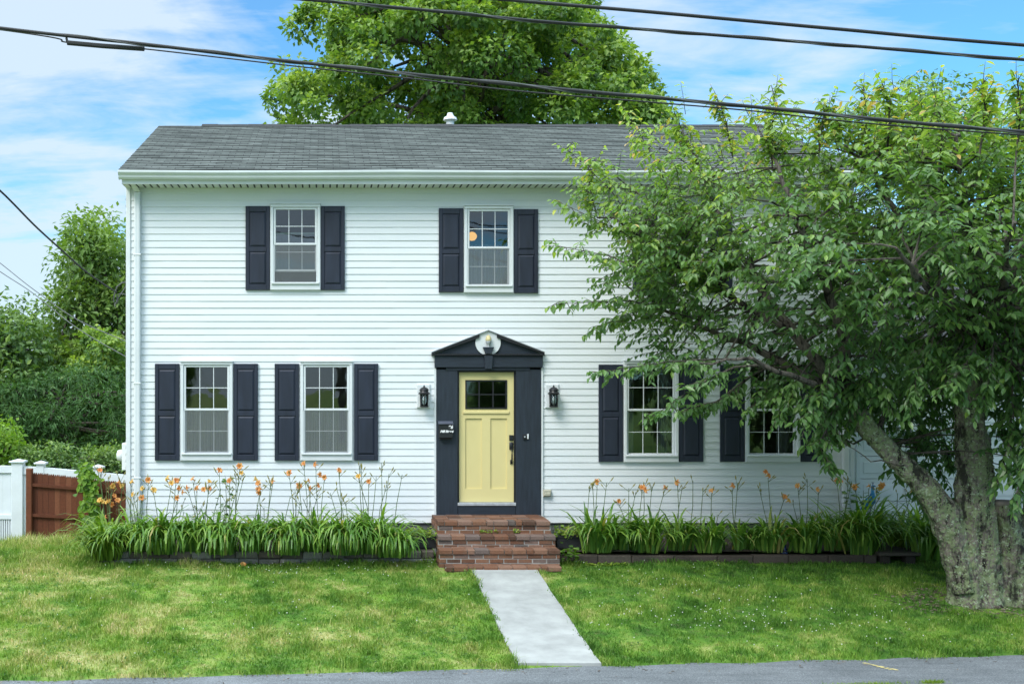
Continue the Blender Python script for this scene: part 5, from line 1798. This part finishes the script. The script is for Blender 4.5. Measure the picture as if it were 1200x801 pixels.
for sp in SPRAYS:
    pts = [P(*q) for q in sp]
    j = int(np.argmin(np.sum((SKP - pts[0]) ** 2, 1)))
    fine = [SKP[j]]
    for i in range(len(pts) - 1):
        for q in range(6):
            fine.append(pts[i] * (1 - q / 6) + pts[i + 1] * (q / 6))
    fine.append(pts[-1])
    m_ = len(fine)
    mb.tube(fine, [.014 * (1 - .8 * i / (m_ - 1)) for i in range(m_)], 4)
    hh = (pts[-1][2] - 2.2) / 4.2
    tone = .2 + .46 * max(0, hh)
    for i in range(2, m_):
        t = i / (m_ - 1)
        d0 = unit(fine[i] - fine[i - 1])
        for _ in range(3 if t < .8 else 2):
            s = np.array([random.gauss(0, .6), random.gauss(0, .6), random.gauss(-.1, .45)])
            twig(fine[i], d0 * .9 + s, U(.16, .36) * (1.1 - .5 * t), tone + .12 + U(-.05, .1), tipc=random.random() < .5)
    twig(fine[-2], fine[-1] - fine[-2], .30, tone + .1, tipc=True)
mb.build('limbs', M['bark2'], cherry)
LL = np.array(LL); n = len(LL)
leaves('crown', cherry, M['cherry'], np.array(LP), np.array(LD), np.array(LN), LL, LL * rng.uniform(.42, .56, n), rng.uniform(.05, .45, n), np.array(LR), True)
print('cherry leaves', n)

# ------------------------------------------------------------------ lawn
def scatter(n, x0, x1, y0, y1):
    return rng.uniform(x0, x1, n), rng.uniform(y0, y1, n)


def lawn_mask(x, y):
    ok = y > road_edge(x) - .02 + .07 * np.sin(x * 7.3) * np.sin(x * 2.1 + 1) + rng.uniform(-.05, .05, len(x))
    jx = rng.normal(0, .022, len(x)) + .02 * np.sin(y * 6.1) * np.sin(y * 2.3)
    ok &= ~((x > 2.06 + jx) & (x < 2.95 + jx) & (y > 11.62) & (y < 15.3))
    ok &= ~((x > 1.6) & (x < 3.36) & (y > 15.17))
    ok &= ~((x > -3.34) & (x < 8.55) & (y > 15.74))
    ok &= ~((x > 8.55) & (y > 16.0))
    ok &= ~((x > -3.1) & (y > 16.9))
    tx_, ty_ = 8.42, 14.0
    rr = np.hypot((x - tx_) * .8, (y - ty_) * 1.3)
    ok &= ~(rr < .42)
    ok &= ~((rr < .72) & (rng.uniform(0, 1, len(x)) < .8))
    ok &= ~((y > 18.5) & (x > -5.1) & (x < -3))
    ok &= y < 20.0
    return ok


def vnoise(x, y, s, seed):
    r = np.random.default_rng(seed)
    g = r.uniform(0, 1, (64, 64))
    u, v = x * s, y * s
    iu, iv = np.floor(u).astype(int), np.floor(v).astype(int)
    fu, fv = u - iu, v - iv
    fu = fu * fu * (3 - 2 * fu); fv = fv * fv * (3 - 2 * fv)
    def gg(a, b): return g[a % 64, b % 64]
    return (gg(iu, iv) * (1 - fu) + gg(iu + 1, iv) * fu) * (1 - fv) + (gg(iu, iv + 1) * (1 - fu) + gg(iu + 1, iv + 1) * fu) * fv


x1_, y1_ = scatter(260000, -6.4, 10.2, 11.0, 16.2)
x2_, y2_ = scatter(30000, -7.2, -3.1, 15.8, 20.)
xx = np.concatenate([x1_, x2_]); yy = np.concatenate([y1_, y2_])
ok = lawn_mask(xx, yy)
den = .45 + .75 * vnoise(xx, yy, 1.7, 3)
ok &= rng.uniform(0, 1, len(xx)) < den
xx, yy = xx[ok], yy[ok]
zz = gz(xx, yy)
edge_long = np.exp(-np.maximum(0, yy - road_edge(xx)) / .22)
path_long = np.exp(-np.abs(np.abs(xx - 2.505) - .47) / .08)
h = .030 + .055 * vnoise(xx, yy, 2.3, 5) ** 1.5 + .03 * edge_long + .03 * path_long
h += .05 * sstep(-3.4, -4.6, xx) * sstep(15.6, 16.8, yy) + .05 * sstep(-2.9, -4.3, xx) * sstep(14.9, 15.9, yy)
clump = vnoise(xx, yy, 6., 8)
h *= .42 + 1.25 * clump ** 1.3
h *= rng.uniform(.55, 1.35, len(xx))
n = len(xx)
az = rng.uniform(0, 2 * math.pi, n); lean = rng.uniform(.1, .95, n) * h
ax = rng.uniform(0, 2 * math.pi, n)
w = rng.uniform(.0032, .0062, n)
bp = np.stack([xx, yy, zz - .004], 1)
sd = np.stack([np.cos(ax) * w, np.sin(ax) * w, np.zeros(n)], 1)
ldv = np.stack([np.cos(az), np.sin(az), np.zeros(n)], 1)
mid = bp + ldv * (lean * .3)[:, None] + np.array([0, 0, 1]) * (h * .6)[:, None]
tip = bp + ldv * lean[:, None] + np.array([0, 0, 1]) * (h * (1 - .25 * (lean / h) ** 2))[:, None]
V = np.stack([bp - sd, bp + sd, mid + sd * .75, mid - sd * .75, tip], 1).reshape(-1, 3)
bi = (np.arange(n) * 5)[:, None]
rv = rng.uniform(0, 1, n)
gr = npmesh('grass', V, bi + np.array([[0, 1, 2, 3]]), bi + np.array([[3, 2, 4]]), [M['grass']], None, np.concatenate([rv, rv]))
tag(gr, 'patchy green and straw-coloured lawn grass in front of the house', 'grass', kind='stuff')
print('blades', n)

# clover leaves and heads, broad-leaved lawn weeds
n = 9000
xx, yy = scatter(n, -6, 10, 11.2, 16)
cl_ = vnoise(xx, yy, .9, 21)
ok = lawn_mask(xx, yy) & (cl_ > .5)
xx, yy = xx[ok], yy[ok]; n = len(xx)
pos = np.stack([xx, yy, gz(xx, yy) + rng.uniform(.02, .06, n)], 1)
cv = leaves('clover', None, M['weed'], pos, np.stack([rng.normal(0, 1, n), rng.normal(0, 1, n), rng.normal(.1, .3, n)], 1), np.stack([rng.normal(0, .3, n), rng.normal(-.2, .3, n), np.ones(n)], 1), rng.uniform(.015, .045, n), rng.uniform(.015, .032, n), rng.uniform(0, .4, n), rng.uniform(0, 1, n))
tag(cv, 'low clover and broad-leaved weeds growing through the lawn', 'clover', kind='stuff')
mb = MB()
def heads(n, fx_, fy_, sx, sy):
    for _ in range(n):
        x, y = random.gauss(fx_, sx), random.gauss(fy_, sy)
        if y < road_edge(x) + .1 or y > 15.7 or (1.9 < x < 3.1): continue
        z = float(gz(x, y)) + U(.05, .085); r = U(.004, .0075)
        mb.lathe([(0, -r), (r, -r * .3), (r, r * .4), (r * .4, r), (0, r)], (x, y, z), 5)
heads(110, 4.6, 13.2, .8, .45); heads(60, 6.2, 13.0, .8, .4); heads(70, -.2, 15.2, 1.3, .25); heads(60, 4.2, 14.6, 1.2, .5); heads(50, -1, 13.6, 2, .8)
tag(mb.build('clover_blossom', M['clover']), 'tiny white clover blossoms scattered over the right lawn and bed edge', 'clover blossom', kind='stuff')

# mulch of chips around the trunk
mb = MB()
for _ in range(1300):
    a = U(0, 6.283); r = U(.35, .95) if random.random() < .6 else U(.35, .8)
    x = 8.38 + 1.1 * r * math.cos(a) - (.35 if math.cos(a) < 0 else 0) * random.random(); y = 13.98 + .75 * r * math.sin(a)
    z = float(gz(x, y)) + .004 + U(0, .02)
    l, w2, an = U(.008, .028), U(.003, .007), U(0, 6.28)
    dx, dy = math.cos(an) * l, math.sin(an) * l; sx_, sy_ = -math.sin(an) * w2, math.cos(an) * w2
    t_ = U(-.01, .012)
    mb.quad((x - dx - sx_, y - dy - sy_, z), (x + dx - sx_, y + dy - sy_, z + t_), (x + dx + sx_, y + dy + sy_, z + t_ + .004), (x - dx + sx_, y - dy + sy_, z + .006), 0, random.random())
for k in range(24):                                # curled old edging strip
    a0 = math.pi * (.62 + .55 * k / 24); a1 = math.pi * (.62 + .55 * (k + 1) / 24)
tag(mb.build('mulch', M['mulch']), 'ring of brown wood mulch round the cherry tree trunk', 'mulch', kind='stuff')

# grass tufts in the crack of the asphalt at the lower right
n = 700
xx = np.concatenate([rng.normal(5.45, .22, n // 2), rng.normal(6.15, .06, n - n // 2)]); yy = 11.02 + .098 * (xx - 5.8) + rng.normal(0, .02, n)
V, T, R = [], [], []
for x, y in zip(xx, yy):
    a = U(0, 6.28); h_ = U(.01, .04); b0 = len(V)
    V += [(x - .003, y, -.352), (x + .003, y, -.352), (x + .02 * math.cos(a), y + .02 * math.sin(a), -.352 + h_)]
    T.append((b0, b0 + 1, b0 + 2)); R.append(random.random())
tag(npmesh('crack_grass', V, None, T, [M['cover']], None, R), 'small tufts of grass growing in the crack of the asphalt', 'grass', kind='stuff')

# dry bits and grit along the grass edge of the asphalt
mb = MB()
for _ in range(170):
    x = U(-3.4, 9.5); y = road_edge(x) - abs(random.gauss(0, .16)) - .02
    if y < 10.9: continue
    l, w2, an = U(.006, .022), U(.003, .007), U(0, 6.28)
    dx, dy = math.cos(an) * l, math.sin(an) * l; sx_, sy_ = -math.sin(an) * w2, math.cos(an) * w2
    z = -.348
    mb.quad((x - dx - sx_, y - dy - sy_, z), (x + dx - sx_, y + dy - sy_, z + .004), (x + dx + sx_, y + dy + sy_, z + .007), (x - dx + sx_, y - dy + sy_, z + .002), 0, random.random())
tag(mb.build('road_litter', M['mulch']), 'dry leaf bits and grit along the grass edge of the asphalt', 'litter', kind='stuff')

# ------------------------------------------------------------------ overhead cables
def cable(name, label, pts, r, mat='wire', twist=0, group='overhead cables', n=6):
    """Smooth cable through (px, py, Y) points."""
    Pp = [P(*q) for q in pts]
    out = []
    m_ = len(Pp)
    for i in range(m_ - 1):
        p0, p1, p2, p3 = Pp[max(0, i - 1)], Pp[i], Pp[i + 1], Pp[min(m_ - 1, i + 2)]
        for q in range(12):
            t = q / 12
            out.append(.5 * ((2 * p1) + (-p0 + p2) * t + (2 * p0 - 5 * p1 + 4 * p2 - p3) * t * t + (-p0 + 3 * p1 - 3 * p2 + p3) * t ** 3))
    out.append(Pp[-1])
    mb = MB()
    mb.tube(out, r, n)
    if twist:
        # a second strand wound round the first
        L = [0]
        for i in range(1, len(out)): L.append(L[-1] + np.linalg.norm(out[i] - out[i - 1]))
        ln = int(L[-1] / .1)
        s = []
        for k in range(ln):
            d = L[-1] * k / ln
            i = min(len(out) - 2, int(np.searchsorted(L, d) - 1) if d > 0 else 0); i = max(0, i)
            f = (d - L[i]) / (L[i + 1] - L[i] + 1e-9)
            p = out[i] * (1 - f) + out[i + 1] * f
            w = d * 2 * math.pi / 1.4
            s.append(p + np.array([0, math.cos(w), math.sin(w)]) * r * .95)
        mb.tube(s, r * .5, 5, 1)
    o = mb.build(name, [M[mat], M['wire_grey']], None, True, loc=Pp[0])
    return tag(o, label, 'cable', group)


CYl, CYr = 10.6, 10.2
cable('overhead_cable', 'thick black overhead cable at the very top, entering the frame highest', [(-500, -115, 10.8), (350, -24, 10.6), (585, -1, 10.4), (760, 14, 10.3), (980, 34, 10.2), (1200, 53, 10.1), (1900, 105, 9.9)], .0165)
cable('overhead_cable', 'twisted grey overhead cable just below the topmost cable', [(-500, -70, 10.9), (350, -1, 10.7), (620, 24, 10.5), (760, 35, 10.4), (1000, 54, 10.2), (1200, 70, 10.1), (1900, 120, 9.9)], .015, twist=1)
cable('overhead_cable', 'long thick overhead cable crossing in front of the maple and the cherry tree', [(-600, -40, 11.), (0, 33, 10.9), (170, 52, 10.8), (340, 72, 10.7), (620, 101, 10.5), (860, 123, 10.4), (1000, 137, 10.3), (1180, 153, 10.2), (1500, 172, 10.1), (1900, 200, 9.9)], .0165, twist=1)
cable('overhead_cable', 'thin overhead cable hanging just under the long thick cable', [(-600, -40, 11.02), (0, 35, 10.95), (80, 50, 10.9), (165, 57, 10.87), (340, 77, 10.78), (480, 92, 10.68), (620, 108, 10.58), (860, 128, 10.45), (1000, 143, 10.35), (1180, 157, 10.25), (1900, 206, 9.95)], .007)
sl = MB()
a_, b_, c_ = P(79, 50.3, 10.88), P(120, 54, 10.87), P(169, 57.4, 10.85)
sl.tube([a_, b_, c_], .024, 8); sl.tube([a_ + np.array([0, 0, .0]), a_ + np.array([-.01, 0, .05])], .012, 6)
tag(sl.build('cable_sleeve', M['wire'], None, loc=a_), 'short black sleeve on the thin cable near the left edge', 'cable sleeve')
sd_ = thing('service_cable', 'black service cable sagging down to the left corner of the house', 'cable', P(136, 342, 17.5), 'overhead cables')
mb = MB()
pp0 = [P(-260, 20, 11.5), P(-120, 120, 12.6), P(0, 222, 13.8), P(40, 264, 14.6), P(70, 291, 15.4), P(100, 318, 16.4), P(120, 332, 17.), P(136, 342, 17.5)]
out = []
for i in range(len(pp0) - 1):
    for q in range(5): out.append(pp0[i] * (1 - q / 5) + pp0[i + 1] * q / 5)
out.append(pp0[-1])
for _ in range(3): out = [out[0]] + [(out[i - 1] + 2 * out[i] + out[i + 1]) / 4 for i in range(1, len(out) - 1)] + [out[-1]]
mb.tube(out, .013, 6); mb.build('line', M['wire'], sd_, True)
mb = MB()
loop = [P(149, 331, 17.5), P(143, 331, 17.5), P(137, 336, 17.5), P(134, 345, 17.5), P(133, 352, 17.5), P(135, 356, 17.5), P(138, 352, 17.5), P(137, 346, 17.5), P(141, 344, 17.5), P(149, 345, 17.5)]
mb.tube(loop, .011, 6); mb.tube([P(137, 356, 17.5), P(138, 350, 17.5), P(149, 333, 17.5)], .008, 6); mb.tube([P(134, 356, 17.5), P(136, 360, 17.5)], .009, 6)
mb.build('drip_loop', M['wire_grey'], sd_, True)
cable('overhead_cable', 'upper of two thin grey lines crossing the trees left of the house', [(-60, 262, 24.), (0, 308, 23.5), (38, 338, 23.), (90, 374, 22.), (148, 400, 21.), (175, 412, 20.6)], .010, 'wire_grey')
cable('overhead_cable', 'lower of two thin grey lines crossing the trees left of the house', [(-60, 276, 24.), (0, 318, 23.5), (38, 343, 23.), (90, 384, 22.), (148, 418, 21.), (175, 432, 20.6)], .010, 'wire_grey')

# ------------------------------------------------------------------ sky, sun, camera
SUN_EL, SUN_AZ = math.radians(46), math.radians(-42)      # azimuth from the camera's back towards its left
sun_dir = Vector((math.sin(SUN_AZ) * math.cos(SUN_EL), -math.cos(SUN_AZ) * math.cos(SUN_EL), math.sin(SUN_EL)))   # towards the sun
world = bpy.data.worlds.new('World'); SC.world = world; world.use_nodes = True
nt = world.node_tree
for n_ in list(nt.nodes): nt.nodes.remove(n_)
outw = nt.nodes.new('ShaderNodeOutputWorld')
sky = node(nt, 'ShaderNodeTexSky', sky_type='NISHITA')
sky.sun_disc = False; sky.sun_elevation = SUN_EL
sky.sun_rotation = math.atan2(sun_dir.x, sun_dir.y)
sky.air_density = 1.0; sky.dust_density = .4; sky.ozone_density = 2.2; sky.altitude = 0
gen = node(nt, 'ShaderNodeTexCoord').outputs['Generated']
sep = node(nt, 'ShaderNodeSeparateXYZ', {0: gen})
den_ = node(nt, 'ShaderNodeMath', {0: sep.outputs[2], 1: .22}, operation='ADD').outputs[0]
den_ = node(nt, 'ShaderNodeMath', {0: den_, 1: .05}, operation='MAXIMUM').outputs[0]
u_ = node(nt, 'ShaderNodeMath', {0: sep.outputs[0], 1: den_}, operation='DIVIDE').outputs[0]
v_ = node(nt, 'ShaderNodeMath', {0: sep.outputs[1], 1: den_}, operation='DIVIDE').outputs[0]
cv_ = node(nt, 'ShaderNodeCombineXYZ', {0: u_, 1: v_, 2: 3.7}).outputs[0]
n1 = noise(nt, mapping(nt, cv_, (.8, 1.1, 1)), 1.15, 8, .55, .5)
n2 = noise(nt, mapping(nt, cv_, (1., 2.4, 1)), 2.6, 7, .6, .3)
n2 = node(nt, 'ShaderNodeMath', {0: n2, 1: .5, 2: .25}, operation='MULTIPLY_ADD').outputs[0]
f = node(nt, 'ShaderNodeMath', {0: n1, 1: n2}, operation='ADD').outputs[0]
sl_ = node(nt, 'ShaderNodeMapRange', {0: sep.outputs[0], 1: -.35, 2: .5, 3: .17, 4: -.16}).outputs[0]   # more cloud to the left
f = node(nt, 'ShaderNodeMath', {0: f, 1: sl_}, operation='ADD').outputs[0]
cm = ramp(nt, f, [(.84, (.10, .10, .10)), (1.46, (.88, .88, .88))]).outputs[0]
blue = mixc(nt, 1., sky.outputs[0], (.22, .53, .68), 'MULTIPLY')
zen = node(nt, 'ShaderNodeMapRange', {0: sep.outputs[2], 1: .33, 2: .85, 3: 1., 4: 3.9}).outputs[0]      # clouds overhead, out of view, brightened over those near the horizon for fill light
thickc = node(nt, 'ShaderNodeMapRange', {0: sep.outputs[2], 1: .36, 2: .7, 3: 0., 4: .75}).outputs[0]
cm = node(nt, 'ShaderNodeMath', {0: cm, 1: thickc}, operation='MAXIMUM').outputs[0]
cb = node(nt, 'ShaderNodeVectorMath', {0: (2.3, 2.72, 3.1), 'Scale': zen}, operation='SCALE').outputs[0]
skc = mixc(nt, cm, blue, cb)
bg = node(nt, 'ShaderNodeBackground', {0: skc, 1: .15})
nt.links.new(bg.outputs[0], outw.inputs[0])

sd = bpy.data.lights.new('sun', 'SUN'); sd.energy = 1.25; sd.angle = math.radians(24); sd.color = (1., .96, .89)
so = bpy.data.objects.new('sun', sd); COL.objects.link(so)
so.rotation_euler = sun_dir.to_track_quat('Z', 'Y').to_euler()
so.location = (-8, -10, 20)

cam = bpy.data.cameras.new('camera')
cam.sensor_width = 36; cam.lens = 36 * F / 1200
cam.shift_x = (600 - CX) / 1200; cam.shift_y = (HY - 400.5) / 1200
cam.clip_end = 3000; cam.clip_start = .1
co = bpy.data.objects.new('camera', cam); COL.objects.link(co)
co.location = (0, 0, CZ); co.rotation_euler = (math.pi / 2, 0, 0)
SC.camera = co

SC.view_settings.view_transform = 'Standard'
SC.view_settings.look = 'None'
SC.view_settings.exposure = 1.15
SC.view_settings.gamma = 1
SC.cycles.max_bounces = 8
SC.cycles.transparent_max_bounces = 16
SC.cycles.use_denoising = True
